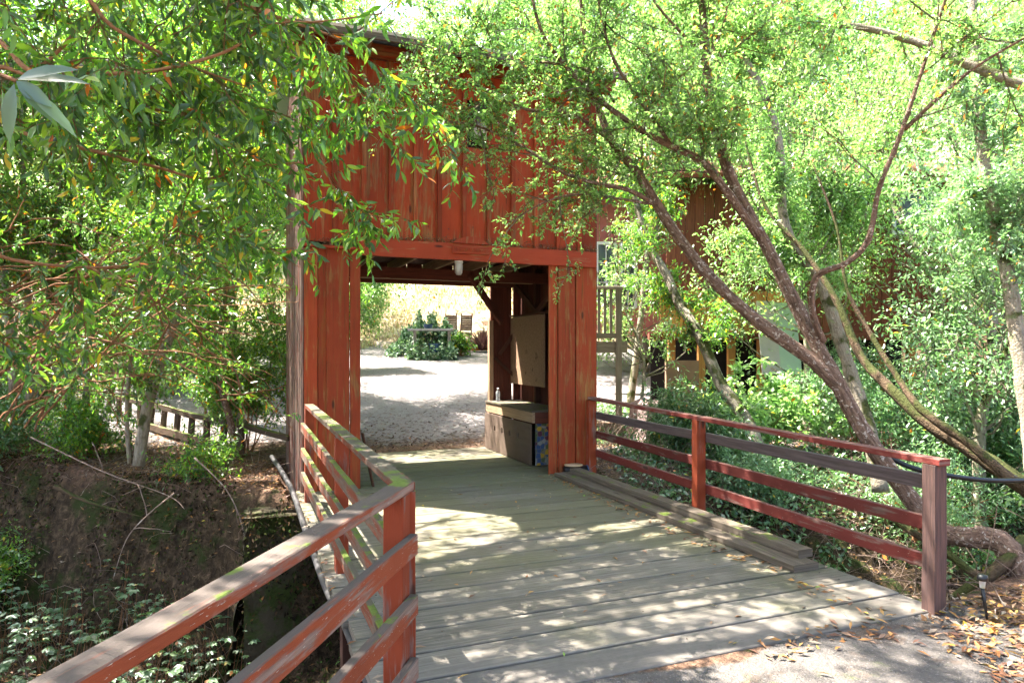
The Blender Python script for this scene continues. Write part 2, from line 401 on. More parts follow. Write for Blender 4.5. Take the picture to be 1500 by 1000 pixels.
# gravel yard, beyond the gate and towards the left
yl = ss((Y-(9.4+.55*np.abs(np.clip(-X-3.0, 0, 9))*.7)-.5*n1)/1.2)*ss((29.0-Y+.8*n1)/1.5)*ss((7.5+X*0-X+.6*n1)/2.)*ss((X+11.5+.8*n1)/3.5)
yl = np.where(vv > 10.3, np.maximum(yl, ss((vv-10.35)/.3)*ss((uu+.5)/1.2)*ss((5.2-uu)/1)), yl)*(S < 0)
grass = ss((Y-28.3+1.2*n1)/2.0)
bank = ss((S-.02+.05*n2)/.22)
path = ss((3.05-vv+.1*n2)/.2)*ss((3.25+.5*n1-X)/.9)*(S < .05)*ss((X+1.3)/.3)*(Y < 6)
yl = yl*(1-.62*ss((13.6+.9*n1-vv)/2.2)*(vv > 9.8)*(uu > -3))  # gravel by the gate: leaf litter plus tree shade put into the colour
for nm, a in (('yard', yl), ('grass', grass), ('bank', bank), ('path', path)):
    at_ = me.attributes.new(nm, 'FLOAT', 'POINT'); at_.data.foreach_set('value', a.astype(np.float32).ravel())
def ground_mat():
    t = NT('ground'); p = t.pos(); nb = t.noise(p, 5, 6, .7); nf = t.noise(p, 48, 4, .7)
    c = t.ramp(t.noise(p, 26, 5, .75, .5), [(.3, (.035, .022, .016)), (.45, (.10, .06, .04)), (.58, (.19, .11, .07)), (.72, (.30, .19, .13))])
    c = t.mix(t.step(nb, .55, .65), c, (.05, .06, .02))
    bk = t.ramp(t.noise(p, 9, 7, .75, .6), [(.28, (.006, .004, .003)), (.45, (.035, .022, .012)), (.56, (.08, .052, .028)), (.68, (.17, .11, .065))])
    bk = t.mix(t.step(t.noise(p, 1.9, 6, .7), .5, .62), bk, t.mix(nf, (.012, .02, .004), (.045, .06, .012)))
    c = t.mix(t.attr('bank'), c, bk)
    gv = t.mix(t.noise(p, 55, 5, .8), (.13, .11, .105), (.33, .3, .285)); gv = t.mix(t.step(t.noise(p, 11, 5, .75), .57, .62), gv, (.12, .075, .055))
    e = t.step(t.math('ADD', t.attr('yard'), t.math('MULTIPLY', t.math('SUBTRACT', nb, .5), .5)), .4, .6)
    c = t.mix(e, c, gv)
    gs = t.ramp(t.noise(p, 1.6, 6, .7), [(.34, (.2, .11, .07)), (.48, (.42, .31, .2)), (.66, (.6, .51, .38))])
    c = t.mix(t.attr('grass'), c, gs)
    pt = t.mix(t.noise(p, 22, 6, .75), (.075, .063, .055), (.20, .178, .16)); pt = t.mix(t.step(t.noise(p, 3.2, 5, .6), .55, .64), pt, (.13, .10, .08))
    pt = t.mix(t.step(t.noise(p, 2.2, 4, .6), .60, .68), pt, (.12, .13, .07))
    pt = t.mix(t.step(t.noise(p, 70, 3, .7), .6, .68), pt, (.3, .27, .25))
    c = t.mix(t.step(t.math('ADD', t.attr('path'), t.math('MULTIPLY', t.math('SUBTRACT', nb, .5), .7)), .35, .6), c, pt)
    return t.bsdf(c, .95, t.bump(t.math('ADD', nf, t.math('MULTIPLY', t.noise(p, 12, 5, .7), 1.5)), .8, .03), .15)
M['ground'] = ground_mat()
props(link_mesh('ground', me, M['ground']), kind='structure')

# ------------------------------------------------------------------ bridge
bridge = thing('wooden_bridge', L(2.3, 5.4, 0), 'grey green plank footbridge running from the camera to the red gatehouse', 'bridge')
mb = MB(); v = 2.93; k = 0
while v < 10.45:
    w = .292+R.normal(0, .006); 
    if v > 7.5: w = .24+R.normal(0, .008)
    u0 = .56+R.normal(0, .012); u1 = 4.02+R.normal(0, .012)
    if v > 7.85: u0, u1 = .7, 4.2
    if k in (0,): u1 -= .02
    mb.bar(L(u0, v+w/2, -.025+R.normal(0, .0012)), L(u1, v+w/2+R.normal(0, .004), -.025+R.normal(0, .0012)), w-.019, .05, jit=.0009, seg=12, ch=.005)
    for un in (.8, 2.3, 3.85):
        for vn in (.06, w-.07):
            c_ = L(un+R.normal(0, .012), v+vn+R.normal(0, .006), .0006); mb.lathe(c_-ZA*.003, [(.0055, 0), (.0055, .0035), (0, .0035)], 6, m=1)
    v += w; k += 1
mb.build('deck', [M['deck'], M['nail']], bridge)
for u in (.8, 2.3, 3.85):
    mb = MB(); mb.bar(L(u, 2.7, -.2), L(u, 7.9, -.2), .16, .29, jit=.002); mb.build('beam', M['dark_wood'], bridge)
for u, v in ((.72, 4.9), (3.95, 5.4)):
    mb = MB(); mb.bar(L(u, v, -1.9), L(u, v, -.34), .14, .14, up=UA, jit=.002); mb.build('support_post', M['dark_wood'], bridge)
ab = thing('concrete_abutment', L(.3, 7.75, -1.4), 'mossy concrete block under the left corner of the red gatehouse', 'abutment')
def abut_mat():
    t = NT('mossy_concrete'); p = t.pos(); c = t.mix(t.noise(p, 6, 6, .7), (.035, .026, .014), (.11, .085, .05))
    c = t.mix(t.step(t.noise(p, 2.5, 5, .7), .45, .6), c, t.mix(t.noise(p, 45, 3), (.018, .03, .005), (.07, .09, .016)))
    return t.bsdf(c, .95, t.bump(t.noise(p, 18, 6, .7), 1., .05))
M['abut'] = abut_mat()
def rough_block(u0, u1, v0, v1, z0, z1, name, mat, par, seed, amp=.05):
    us = np.linspace(u0, u1, 60); zs = np.linspace(z0, z1, 30); vs = np.linspace(v0, v1, 12); V = []; Fq = []
    def sheet(fn, A, B):
        b = len(V)
        for a in A:
            for c_ in B: V.append(fn(a, c_))
        nb = len(B)
        for i in range(len(A)-1):
            for j in range(nb-1): Fq.append([b+i*nb+j, b+(i+1)*nb+j, b+(i+1)*nb+j+1, b+i*nb+j+1])
    def nz(a, b): return float(amp*fb(np.array([a*1.0]), np.array([b*1.0]), 3.1, seed)[0])
    rz = lambda a, z: (1-((z-z0)/(z1-z0))**6)
    sheet(lambda a, z: L(a, v0+nz(a, z)-.10*(1-(z-z0)/(z1-z0))+.04*(1-rz(a, z)), z), us, zs)
    sheet(lambda v_, z: L(u0+nz(v_+9, z)-.10*(1-(z-z0)/(z1-z0))+.04*(1-rz(0, z)), v_, z), vs[::-1], zs)
    sheet(lambda a, v_: L(a, v_, z1+nz(a, v_)*.5-.02), us, vs)
    me = np_mesh(name, np.array(V)-np.array(par.location), F4=Fq, rnd=np.zeros(len(Fq)), smooth=True); me.uv_layers.new(name='UVMap')
    return link_mesh(name, me, mat, par)
rough_block(.02, 4.4, 7.5, 8.0, -1.95, -.12, 'block', M['abut'], ab, 44, .09)

# ------------------------------------------------------------------ railings
def rail_run(name, label, base_pts, tops, rails, mats_post, mat_cap, mat_rails, capw=.09, side=1, ext0=.05, ext1=.05, postw=.09, cat='railing', capmat=None, rext1=None, rext0=None):
    rext0 = ext0*.6 if rext0 is None else rext0
    rext1 = ext1*.6 if rext1 is None else rext1
    b0 = np.array([*base_pts[0], 0.]); b1 = np.array([*base_pts[-1], 0.]); d = nrm(b1-b0); perp = np.cross(d, ZA)*side
    t = thing(name, b0, label, cat)
    for (x, y), zt, mp in zip(base_pts, tops, mats_post):
        mb = MB(); mb.bar((x, y, -.35), (x, y, zt-.04), postw, postw, up=perp, jit=.0012, seg=5); mb.build('post', mp, t)
    mb = MB(); mb.bar(b0-d*ext0+ZA*(tops[0]-.02), b1+d*ext1+ZA*(tops[-1]-.02), capw, .04, jit=.0012); mb.build('top_rail', mat_cap, t)
    for (z0, z1, h, mt) in rails:
        mb = MB(); o = perp*(postw/2+.02)
        mb.bar(b0+o-d*rext0+ZA*z0, b1+o+d*rext1+ZA*z1, .038, h, jit=.0012); mb.build('rail', mt, t)
    return t
P1 = L(4.17, 7.78)[:2]; P3 = np.array([2.585, 4.18]); P2 = P1+(P3-P1)*.49
rail_run('bridge_railing', 'red railing on the right bridge side with one bare grey end post', [P1, P2, P3], [.98, .96, .93],
         [(.74, .76, .09, M['rail_grey']), (.5, .5, .09, M['rail_r']), (.26, .26, .09, M['rail_r'])], [M['post_r'], M['post_r'], M['post_bare']], M['rail_r'], None, side=-1, postw=.095, ext0=.0, ext1=.07, rext1=-.05)
Q0 = np.array([-.49, 3.08]); Q1 = Q0+np.array([-.402, 1])*1.84; Q2 = Q0+np.array([-.402, 1])*4.05
rail_run('bridge_railing', 'mossy red railing on the left side of the bridge, running to the gatehouse corner', [Q0, Q1, Q2], [1.0, 1.0, 1.02],
         [(.74, .78, .09, M['rail_m']), (.5, .52, .09, M['rail_m']), (.25, .27, .09, M['rail_m'])], [M['post_r'], M['post_r'], M['post_r']], M['rail_m'], None, side=-1, ext0=.03, ext1=.0)
N0 = Q0+np.array([-.012, -.03]); N1 = N0-np.array([.18, 1.])*2.75
rail_run('approach_railing', 'scraped red railing in the left foreground with grey worn top rail', [N0-np.array([.18, 1.])*.0+np.array([-.0, -.075]), N1], [1.003, 1.0],
         [(.742, .742, .09, M['rail_l']), (.478, .478, .09, M['rail_l']), (.2, .2, .09, M['rail_l'])], [M['post_r'], M['post_r']], M['rail_l'], None, side=-1, ext0=.11, ext1=.3, rext0=.035)

# ------------------------------------------------------------------ gatehouse
VF = 7.91; VB = 10.5; UL = .641; UR = 4.313; UO0 = 1.262; UO1 = 3.625
gh = thing('red_gatehouse', L((UL+UR)/2, (VF+VB)/2, 0), 'tall red board and batten gatehouse spanning the far end of the bridge', 'gatehouse')
mb = MB(); u = UL+.03; i = 0
while u < UR-.02:
    w = min(.305+R.normal(0, .012), UR-.0-u)
    hole = (UL+1.73 < u+w/2 < UL+2.05)
    off = R.normal(0, .003)
    segs = [(2.80, 4.93)] if not hole else [(2.80, 4.04), (4.62, 4.93)]
    for z0, z1 in segs:
        mb.bar(L(u+w/2, VF+.012+off, z0), L(u+w/2, VF+.012+off, z1), w-.006, .024, up=VA, jit=.0009, seg=6, ch=.003)
    mb.bar(L(u, VF-.012, 2.83+R.normal(0, .01)), L(u+R.normal(0, .003), VF-.018, 4.93), .055, .036, up=VA, jit=.0012, seg=7, ch=.003)
    u += w; i += 1
for un in np.arange(UL+.18, UR, .3):
    for zn in (3.05, 3.7, 4.4): mb.lathe(L(un+R.normal(0, .03), VF-.004, zn+R.normal(0, .01)), [(.007, 0), (.007, .004), (0, .004)], 6, m=1, axis=-VA)
mb.build('front_wall', [M['siding'], M['nail']], gh)
mb = MB(); mb.bar(L(UL+1.84, VF+.09, 4.0), L(UL+1.84, VF+.09, 4.66), .36, .01, up=VA); mb.build('window', M['dark'], gh)  # near-black sheet painting the shade inside the window slit
# lower left panel boards
def jamb(us, mat, name='front_panel', z1=2.72):
    mb = MB()
    for a, b, o in us: mb.bar(L((a+b)/2, VF+o, -.10), L((a+b)/2, VF+o, z1), b-a-.005, .03, up=VA, jit=.001, seg=8)
    return mb.build(name, mat, gh)
jamb([(UL, UL+.15, 0), (UL+.15, UL+.27, .016), (UL+.24, UL+.50, 0), (UL+.50, UO0, -.014)], M['jamb'])
jamb([(UO1, UO1+.10, -.012), (UO1+.10, UO1+.13, .0), (UO1+.13, UO1+.37, -.02), (UO1+.385, UR, -.006)], M['jamb'], z1=2.66)
mb = MB(); mb.bar(L(UL+.0, VF-.03, 2.745), L(UO0-.01, VF-.03, 2.735), .07, .03, jit=.002); mb.build('ledge', M['header'], gh)
mb = MB(); mb.bar(L(UO0-.02, VF-.035, 2.76), L(UR-.02, VF-.035, 2.745), .05, .2, jit=.002, seg=10); mb.build('header_beam', M['header'], gh)
mb = MB()
for z, o, mm in ((5.0, -.10, 0),): mb.bar(L(UL-.12, VF-.10, 4.985), L(UR+.15, VF-.10, 4.985), .12, .13, jit=.002)
mb.build('eave_board', M['siding'], gh)
for u in np.arange(UL+.05, UR+.1, .61):
    mb = MB(); mb.bar(L(u, VF-.42, 4.985), L(u, VF+.0, 5.0), .05, .11); mb.build('rafter_end', M['pale_wood'], gh)
# roof: low gable, ridge across
mb = MB(); vm = (VF+VB)/2
for a, b in ((VF-.5, vm), (VB+.35, vm)):
    p0 = L((UL+UR)/2, a, 5.03); p1 = L((UL+UR)/2, b, 5.72); mb.bar(p0, p1, UR-UL+.4, .03, up=ZA)
    for q in np.linspace(-1.9, 1.9, 20): mb.bar(p0+UA*q+ZA*.022, p1+UA*q+ZA*.022, .03, .02)
mb.build('roof', M['metal'], gh)
mb = MB(); mb.bar(L(UL-.17, VF-.48, 4.99), L(UR+.17, VF-.48, 4.99), .03, .085, jit=.002); mb.build('fascia', M['timber'], gh)
# sides
def side_wall(u, du, mat, name):
    mb = MB(); v = VF+.03
    while v < VB:
        w = min(.2+R.normal(0, .01), VB-v); mb.bar(L(u, v+w/2, -.25+R.normal(0, .04)), L(u, v+w/2, 5.0), w-R.uniform(.004, .012), .022, up=UA, jit=.001, seg=6, r=R.uniform(0, .35))
        mb.bar(L(u+du, v, -.2), L(u+du, v, 5.0), .055, .035, up=UA, jit=.001, seg=6, r=R.uniform(.65, 1)); v += w  # battens toned lighter than boards: sunlit stripes put into the colour
    return mb.build(name, mat, gh)
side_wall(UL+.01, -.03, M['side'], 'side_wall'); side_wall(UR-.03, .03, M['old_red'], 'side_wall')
mb = MB(); u = UL
while u < UR:
    w = .25
    mb.bar(L(u+w/2, VB, 2.85), L(u+w/2, VB, 5.), w-.006, .02, up=VA)
    if u+w > 4.02: mb.bar(L(u+w/2+.02, VB, 0), L(u+w/2+.02, VB, 2.85), w-.03, .02, up=VA)
    u += w
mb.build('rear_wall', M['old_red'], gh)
# gable ends
for u in (UL+.01, UR-.03):
    mb = MB(); mb.add([L(u, VF, 4.99), L(u, VB, 4.99), L(u, vm, 5.69), L(u+.02, VF, 4.99), L(u+.02, VB, 4.99), L(u+.02, vm, 5.69)], [[0, 1, 2], [3, 5, 4], [0, 3, 4, 1], [0, 2, 5, 3], [1, 4, 5, 2]])
    mb.build('gable', M['side'], gh)
# frame inside
def part(name, p0, p1, w, t, mat, up=ZA, par=None, jit=.001):
    mb = MB(); mb.bar(p0, p1, w, t, up=up, jit=jit); return mb.build(name, mat, par or gh)
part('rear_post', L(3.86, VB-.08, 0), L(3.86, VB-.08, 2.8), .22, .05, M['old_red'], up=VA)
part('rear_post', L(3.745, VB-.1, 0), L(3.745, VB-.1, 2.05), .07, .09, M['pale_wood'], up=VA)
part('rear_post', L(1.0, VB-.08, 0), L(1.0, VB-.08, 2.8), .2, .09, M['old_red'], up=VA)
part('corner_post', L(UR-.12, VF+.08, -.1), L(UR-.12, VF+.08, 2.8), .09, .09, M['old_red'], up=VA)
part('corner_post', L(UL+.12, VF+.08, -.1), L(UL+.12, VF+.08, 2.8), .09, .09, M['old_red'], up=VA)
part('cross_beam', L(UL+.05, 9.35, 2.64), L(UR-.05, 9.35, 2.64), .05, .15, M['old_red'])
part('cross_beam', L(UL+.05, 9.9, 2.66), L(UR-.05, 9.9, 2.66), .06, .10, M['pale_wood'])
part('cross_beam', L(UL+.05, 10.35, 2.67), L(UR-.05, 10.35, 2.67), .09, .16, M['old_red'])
for u in (.95, 1.55, 2.1, 2.65, 3.2, 3.75):
    part('joist', L(u, VF+.06, 2.83), L(u, VB-.05, 2.83), .045, .14, M['pale_wood'])
part('loft_floor', L((UL+UR)/2, VF+.05, 2.93), L((UL+UR)/2, VB-.03, 2.93), UR-UL-.1, .03, M['dark_wood'])
part('brace', L(3.03, 9.3, 2.66), L(3.72, 9.3, 2.0)+VA*.55, .05, .11, M['old_red'], jit=.001)
part('brace', L(4.12, 8.2, 2.7), L(4.12, 9.9, 1.9), .04, .1, M['dark_wood'])
part('brace', L(4.14, 10.3, 2.6), L(4.14, 9.2, 2.0), .04, .1, M['dark_wood'])
part('brace', L(3.88, 10.34, 1.5), L(4.2, 10.2, 2.0), .04, .06, M['dark_wood'])
part('brace', L(3.8, 10.36, 1.45), L(4.2, 10.2, 1.05), .04, .05, M['dark_wood'])
for v in (8.5, 8.62, 9.05, 9.6): part('stud', L(4.22, v, .0), L(4.22, v, 2.8), .05, .09, M['dark_wood'], up=UA)
o = part('stud', L(4.17, 8.35, 1.6), L(4.17, 8.35, 2.65), .09, .03, M['pale_wood'], up=UA)
mb = MB(); mb.bar(L(4.07, 9.0, 1.565), L(4.07, 10.32, 1.565), .02, 1.06, ch=.002); o = mb.build('board_sheet', M['osb'], gh); o['label'] = 'speckled particle board sheet nailed inside'
part('sheet_ledge', L(4.09, 8.95, 2.12), L(4.09, 10.36, 2.12), .06, .03, M['dark_wood'])
# dark leaning boards at the foot of left panel
part('floor_brace', L(1.30, 8.0, .62), L(1.42, 7.98, .0), .02, .10, M['dark_wood'], up=VA)
# bench
bn = thing('storage_bench', L(3.95, 9.4, 0), 'low wooden storage bench with grey holed front board inside the gatehouse', 'bench')
mb = MB(); mb.bar(L(3.66, 9.48, .29), L(3.66, 9.48, .29)+ZA*.0001+VA*.0001, .01, .01)
mb = MB()
FV0, FV1 = 8.52, 10.4
# front board with four holes built from strips
zb, zt = .01, .57; holes = [8.98, 9.3, 9.62, 9.94]; hz = .36; hr = .028
edges = [FV0]+[h+q for h in holes for q in (-hr, hr)]+[FV1]
for j in range(0, len(edges), 2): mb.bar(L(3.655, edges[j], (zb+zt)/2), L(3.655, edges[j+1], (zb+zt)/2), .02, zt-zb, ch=.0005, r=.5)
for h in holes:
    mb.bar(L(3.655, h-hr, (zb+hz-hr*1.4)/2), L(3.655, h+hr, (zb+hz-hr*1.4)/2), .02, hz-hr*1.4-zb, ch=.0005, r=.5)
    mb.bar(L(3.655, h-hr, (zt+hz+hr*1.4)/2), L(3.655, h+hr, (zt+hz+hr*1.4)/2), .02, zt-hz-hr*1.4, ch=.0005, r=.5)
mb.build('front_board', M['ply'], bn)
part('bench_top', L(3.94, 8.5, .745), L(3.94, 10.4, .745), .58, .03, M['timber'], par=bn)
part('bench_beam', L(3.69, 8.5, .655), L(3.69, 10.4, .655), .05, .14, M['pale_wood'], par=bn)
part('end_board', L(3.70, 8.51, .65), L(4.2, 8.51, .65), .03, .15, M['old_red'], par=bn)
mb = MB(); mb.bar(L(3.72, 8.53, .29), L(4.2, 8.53, .29), .02, .57); mb.build('tile_panel', M['tiles'], bn)
part('shade_backing', L(3.75, 8.6, .29), L(3.75, 10.35, .29), .02, .5, M['dark'], par=bn)  # near-black sheet behind the holes, painting the shade inside the bench
bp = L(3.78, 10.15, .76)
bo = thing('plastic_bottle', bp, 'small clear plastic bottle on the far end of the bench', 'bottle')
mb = MB(); mb.lathe(bp, [(.0, 0), (.032, 0), (.034, .02), (.030, .06), (.034, .1), (.032, .15), (.013, .18), (.013, .19), (0, .19)], 12); mb.build('body', M['clear'], bo)
mb = MB(); mb.lathe(bp, [(0, .19), (.016, .19), (.016, .21), (0, .21)], 12); mb.build('cap', M['white_trim'], bo)
# lamp
lp = at(672, 386, 8.28); lp[2] = 2.6
lm = thing('jar_lamp', lp+ZA*.07, 'ribbed glass jar lamp hanging below the red header beam', 'lamp')
mb = MB(); pr = [(0, -.115), (.03, -.11), (.046, -.085), (.05, 0), (.047, .03)]; mb.lathe(lp, pr, 14); mb.build('glass_jar', M['jar'], lm)
mb = MB(); mb.lathe(lp, [(.0, .03), (.052, .03), (.052, .07), (0, .07)], 14); mb.lathe(lp, [(.0, -.07), (.018, -.07), (.022, -.02), (.015, .03)], 10); mb.build('cap', M['white_trim'], lm)
# sign on the header
cu = UL+1.93; sg = thing('carved_sign', L(cu, VF-.08, 2.8), 'small red carved sign with arched top fixed to the header beam', 'sign')
part('sign_board', L(cu-.235, VF-.072, 2.785), L(cu+.235, VF-.072, 2.785), .022, .10, M['header'], par=sg)
mb = MB(); n = 14; V = []; 
for d in (0, .03):
    V += [L(cu-.23+.46*i/n, VF-.045-d, 2.862+.085*math.sin(PI*i/n)**.8) for i in range(n+1)]+[L(cu+.23, VF-.045-d, 2.86), L(cu-.23, VF-.045-d, 2.86)]
m_ = n+3; Fc = [[m_+i for i in range(m_)], list(range(m_-1, -1, -1))]+[[i, (i+1) % m_, m_+(i+1) % m_, m_+i] for i in range(m_)]
mb.add(V, Fc); mb.build('arch', M['header'], sg)
mb = MB()
for i in range(19):
    a = cu-.205+i*.0225; h = R.uniform(.03, .05)
    mb.bar(L(a, VF-.085, 2.785-h/2), L(a+R.normal(0, .003), VF-.085, 2.785+h/2), .005, .004, up=VA, ch=.0005)
    if i % 3 != 1: mb.bar(L(a, VF-.085, 2.785+R.choice([-.02, 0, .02])), L(a+.016, VF-.085, 2.785+R.choice([-.02, 0, .02])), .005, .004, up=VA, ch=.0005)
mb.build('carving', M['siding'], sg)
# black pipe at the foot
c = L(UO1+.17, VF-.12, .055)
pb = thing('black_pipe', c, 'short black plastic pipe lying at the foot of the right gate panel', 'pipe')
mb = MB(); mb.tube([c, c+UA*.18, c+UA*.31], [.05, .05, .05], 14); mb.build('pipe_body', M['black'], pb)
mb = MB(); mb.tube([c+UA*.311, c+UA*.36], [.053, .053], 14); mb.build('collar', M['blue'], pb)
dd = c+UA*.13+ZA*.057
dk = thing('cardboard_disc', dd, 'round tan cardboard disc lying on the black pipe', 'cardboard'); mb = MB(); mb.lathe(dd, [(0, 0), (.12, 0), (.12, .012), (0, .012)], 18); 
dm = mb.build('disc', M['cardboard'], dk)
# loose timbers
tb = MB(); p0, p1 = L(3.74, 7.72, .028), L(3.77, 3.78, .028); tb.bar(p0, p1, .23, .05, jit=.002); o = tb.build('timber_plank', M['timber']); props(o, 'wide grey plank lying flat on the right edge of the bridge deck', 'plank')
tb = MB(); p0, p1 = L(3.86, 7.62, .085), L(3.88, 3.9, .085); tb.bar(p0, p1, .14, .06, jit=.002); o = tb.build('timber_plank', M['timber']); props(o, 'narrower grey timber stacked on top of the wide edge plank', 'plank')

# ------------------------------------------------------------------ pipes, small things
def pipe(name, pts, r, mat, label, cat, n=8):
    P = [np.array(p, float) for p in pts]; Q = []
    for i in range(len(P)-1):
        a, b, c_, d = P[max(i-1, 0)], P[i], P[i+1], P[min(i+2, len(P)-1)]
        for t in np.linspace(0, 1, 7)[:-1]: Q.append(.5*((2*b)+(-a+c_)*t+(2*a-5*b+4*c_-d)*t*t+(-a+3*b-3*c_+d)*t**3))
    Q.append(P[-1]); mb = MB(); mb.tube(Q, r, n); return props(mb.build(name, mat), label, cat)
pipe('drain_pipe', [at(398, 668, 8.6), at(425, 712, 7.5), at(447, 775, 6.2), at(478, 860, 4.9), at(500, 900, 4.4), at(545, 1010, 3.5), at(590, 1120, 2.9)], .028, M['hose'],
     'mottled grey plastic pipe running along the outside of the left bridge edge', 'pipe')
pipe('water_hose', [at(1300, 668, 5.6), at(1340, 686, 5.5), at(1400, 698, 5.5), at(1470, 704, 5.6), at(1560, 700, 5.8)], .021, M['black'], 'thick black hose crossing behind the bare end post', 'hose')
b = at(1447, 915, 0); b = np.array([.697*4.03, 4.03, 0]); b[2] = gzs(b[0], b[1])
sl = thing('garden_light', b, 'small black stake light in the leaf litter beside the end post', 'garden light')
mb = MB(); tp = b+np.array([-.032, 0, .2]); mb.tube([b-ZA*.02, b*.5+tp*.5, tp], [.006, .009, .011], 8); mb.build('stake', M['black'], sl)
mb = MB(); mb.lathe(tp, [(0, 0), (.014, 0), (.018, .045), (0, .045)], 12); mb.build('lens', M['jar'], sl)
mb = MB(); mb.lathe(tp+ZA*.045, [(0, 0), (.028, .0), (.03, .012), (.026, .03), (0, .034)], 14); mb.build('cap', M['black'], sl)

# palisade: low leaning picket fence along the left bank
fa, fbb = at(352, 668, 10.2), at(132, 600, 15.2)
fa[2] = 0; fbb[2] = 0
pf = thing('low_picket_fence', fa, 'low mossy wooden picket fence on top of the left creek bank', 'fence')
n = 13
za, zb_ = 1.6-.152*10.2, 1.6-.09*15.2
for i in range(n):
    t = i/(n-1); p = fa*(1-t)+fbb*t; z0 = za*(1-t)+zb_*t-.05
    mb = MB(); mb.bar((p[0], p[1], z0-.1), (p[0]-.02, p[1]+.1, z0+.40+.04*t+R.normal(0, .01)), .14, .05, up=(.6, .8, 0), jit=.004, seg=4); mb.build('picket', M['palisade'], pf)
d = nrm(fbb-fa)
mb = MB(); q0 = at(425, 642, 9.4); mb.bar(q0, fa+ZA*(za+.40), .09, .07, jit=.004); mb.build('end_rail', M['palisade'], pf)
mb = MB(); mb.bar(fa+ZA*(za+.40), fbb+ZA*(zb_+.42), .10, .08, jit=.006, seg=12); mb.build('top_rail', M['palisade'], pf)
mb = MB(); mb.bar(fa+ZA*(za+.02)+np.array([.05, -.08, 0]), fbb*.55+fa*.45+ZA*(za*.45+zb_*.55)+np.array([.05, -.08, 0]), .07, .12, jit=.005); mb.build('bottom_rail', M['palisade'], pf)

# ------------------------------------------------------------------ yard beyond the gate
ZY = lambda x, y: gzs(x, y)
def chair(px, label, rot, Yc=26.5):
    p = at(px, 505, Yc); p[2] = 1.72
    t = thing('slatted_chair', p, label, 'chair', 'slatted chairs beyond the gate', 0)
    ax = np.array([math.cos(rot), math.sin(rot), 0]); ay = np.array([-math.sin(rot), math.cos(rot), 0])
    mb = MB()
    for i in range(7):
        z = .62+i*.085; c_ = p+ay*(.06*i*.3+.25)+ZA*z; mb.bar(c_-ax*.2, c_+ax*.2, .02, .078)
    for s in (-1, 1): mb.bar(p+ax*.21*s+ay*.2+ZA*.45, p+ax*.21*s+ay*.42+ZA*1.25, .045, .045)
    mb.build('backrest', M['chair'], t)
    mb = MB()
    for i in range(6): c_ = p+ay*(-.25+i*.09)+ZA*.48; mb.bar(c_-ax*.2, c_+ax*.2, .07, .02)
    mb.build('seat', M['chair'], t)
    for sx in (-1, 1):
        for sy in (-1, 1):
            mb = MB(); mb.bar(p+ax*.2*sx+ay*.23*sy, p+ax*.2*sx+ay*.2*sy+ZA*.47, .04, .04); mb.build('leg', M['chair'], t)
chair(661, 'dark slatted garden chair nearer the ivy mound', .1); chair(681, 'dark slatted garden chair furthest right beside the agave', -.12)
p = at(628, 512, 25.2); p[2] = ZY(p[0], p[1])
tb_ = thing('garden_table', at(640, 512, 23.9)*[1, 1, 0]+ZA*1.45, 'low grey slab table among the ivy beyond the gate', 'table')
c = at(641, 483, 23.9); part('tabletop', c-np.array([1.0, 0, 0]), c+np.array([.55, 0, 0]), .7, .07, M['grey_obj'], par=tb_)
for dx in (-.8, .4):
    part('leg', c+np.array([dx, 0, -.9]), c+np.array([dx, 0, -.03]), .1, .1, M['grey_obj'], up=UA, par=tb_)
for px, py, r, lb in ((638, 503, .25, 'wide blue glazed planter under the ivy, the lower one'), (627, 484, .17, 'small bright blue pot on the grey slab table')):
    c = at(px, py, 23.6 if r > .2 else 23.8); h = r*1.3
    t = thing('blue_planter', c-ZA*(h if r > .2 else 0), lb, 'planter'); c0 = c-ZA*h if r > .2 else c
    mb = MB(); mb.lathe(c0, [(0, 0), (r*.7, 0), (r*1.0, h*.9), (r*1.1, h), (r*.9, h), (r*.85, h*.85), (0, h*.85)], 16); mb.build('pot', M['blue'], t)
c = at(700, 508, 25); part('edging_timber', at(655, 510, 25.5), at(760, 508, 26.5), .25, .22, M['orange_wood'], par=None, jit=.003)
ed = bpy.data.objects['edging_timber']; ed.parent = None; ed.location = gh.location; props(ed, 'low timber edging beam on the gravel beyond the gate', 'edging')

# ------------------------------------------------------------------ house at right
hs = thing('red_house', (5, 16, 1), 'red and brown timber house with crawl space behind the trees at right', 'house')
def boards(name, A, B, z0, z1, w, mat, par, perp=None, skip=()):
    A = np.array([*A, 0.]); B = np.array([*B, 0.]); d = nrm(B-A); ln = np.linalg.norm(B-A); pp = np.cross(d, ZA)
    mb = MB(); n = int(ln/w)
    for i in range(n):
        c = A+d*(i+.5)*ln/n
        hit = [s for s in skip if s[0] < (i+.5)*ln/n < s[1]]
        spans = [(z0, z1)] if not hit else [(z0, hit[0][2]), (hit[0][3], z1)]
        for a, b in spans: mb.bar(c+ZA*a, c+ZA*b, ln/n-.012, .03, up=pp, ch=.004)
    return mb.build(name, mat, par)
HX0, HX1, HY = 3.2, 9.0, 14.2
boards('wall', (HX0, HY), (HX1, HY-.2), 1.92, 5.0, .2, M['brown_wood'], hs, skip=((4.55, 5.6, 3.95, 4.8),))
boards('skirt_wall', (HX0-.2, HY-.35), (HX0+2.6, HY-.4), 1.9, 2.75, .22, M['orange_wood'], hs)
boards('wall', (HX1, HY-.2), (HX1+.4, HY+6), 1.9, 5.0, .3, M['brown_wood'], hs)
boards('wall', (1.6, 17), (3.9, 17), 1.9, 5.4, .19, M['pink_wall'], hs, skip=((.50, .98, 2.75, 4.2), (1.08, 1.45, 2.6, 4.2)))
boards('wall', (3.9, 17), (3.95, 14.2), 1.9, 5.4, .2, M['brown_wood'], hs)
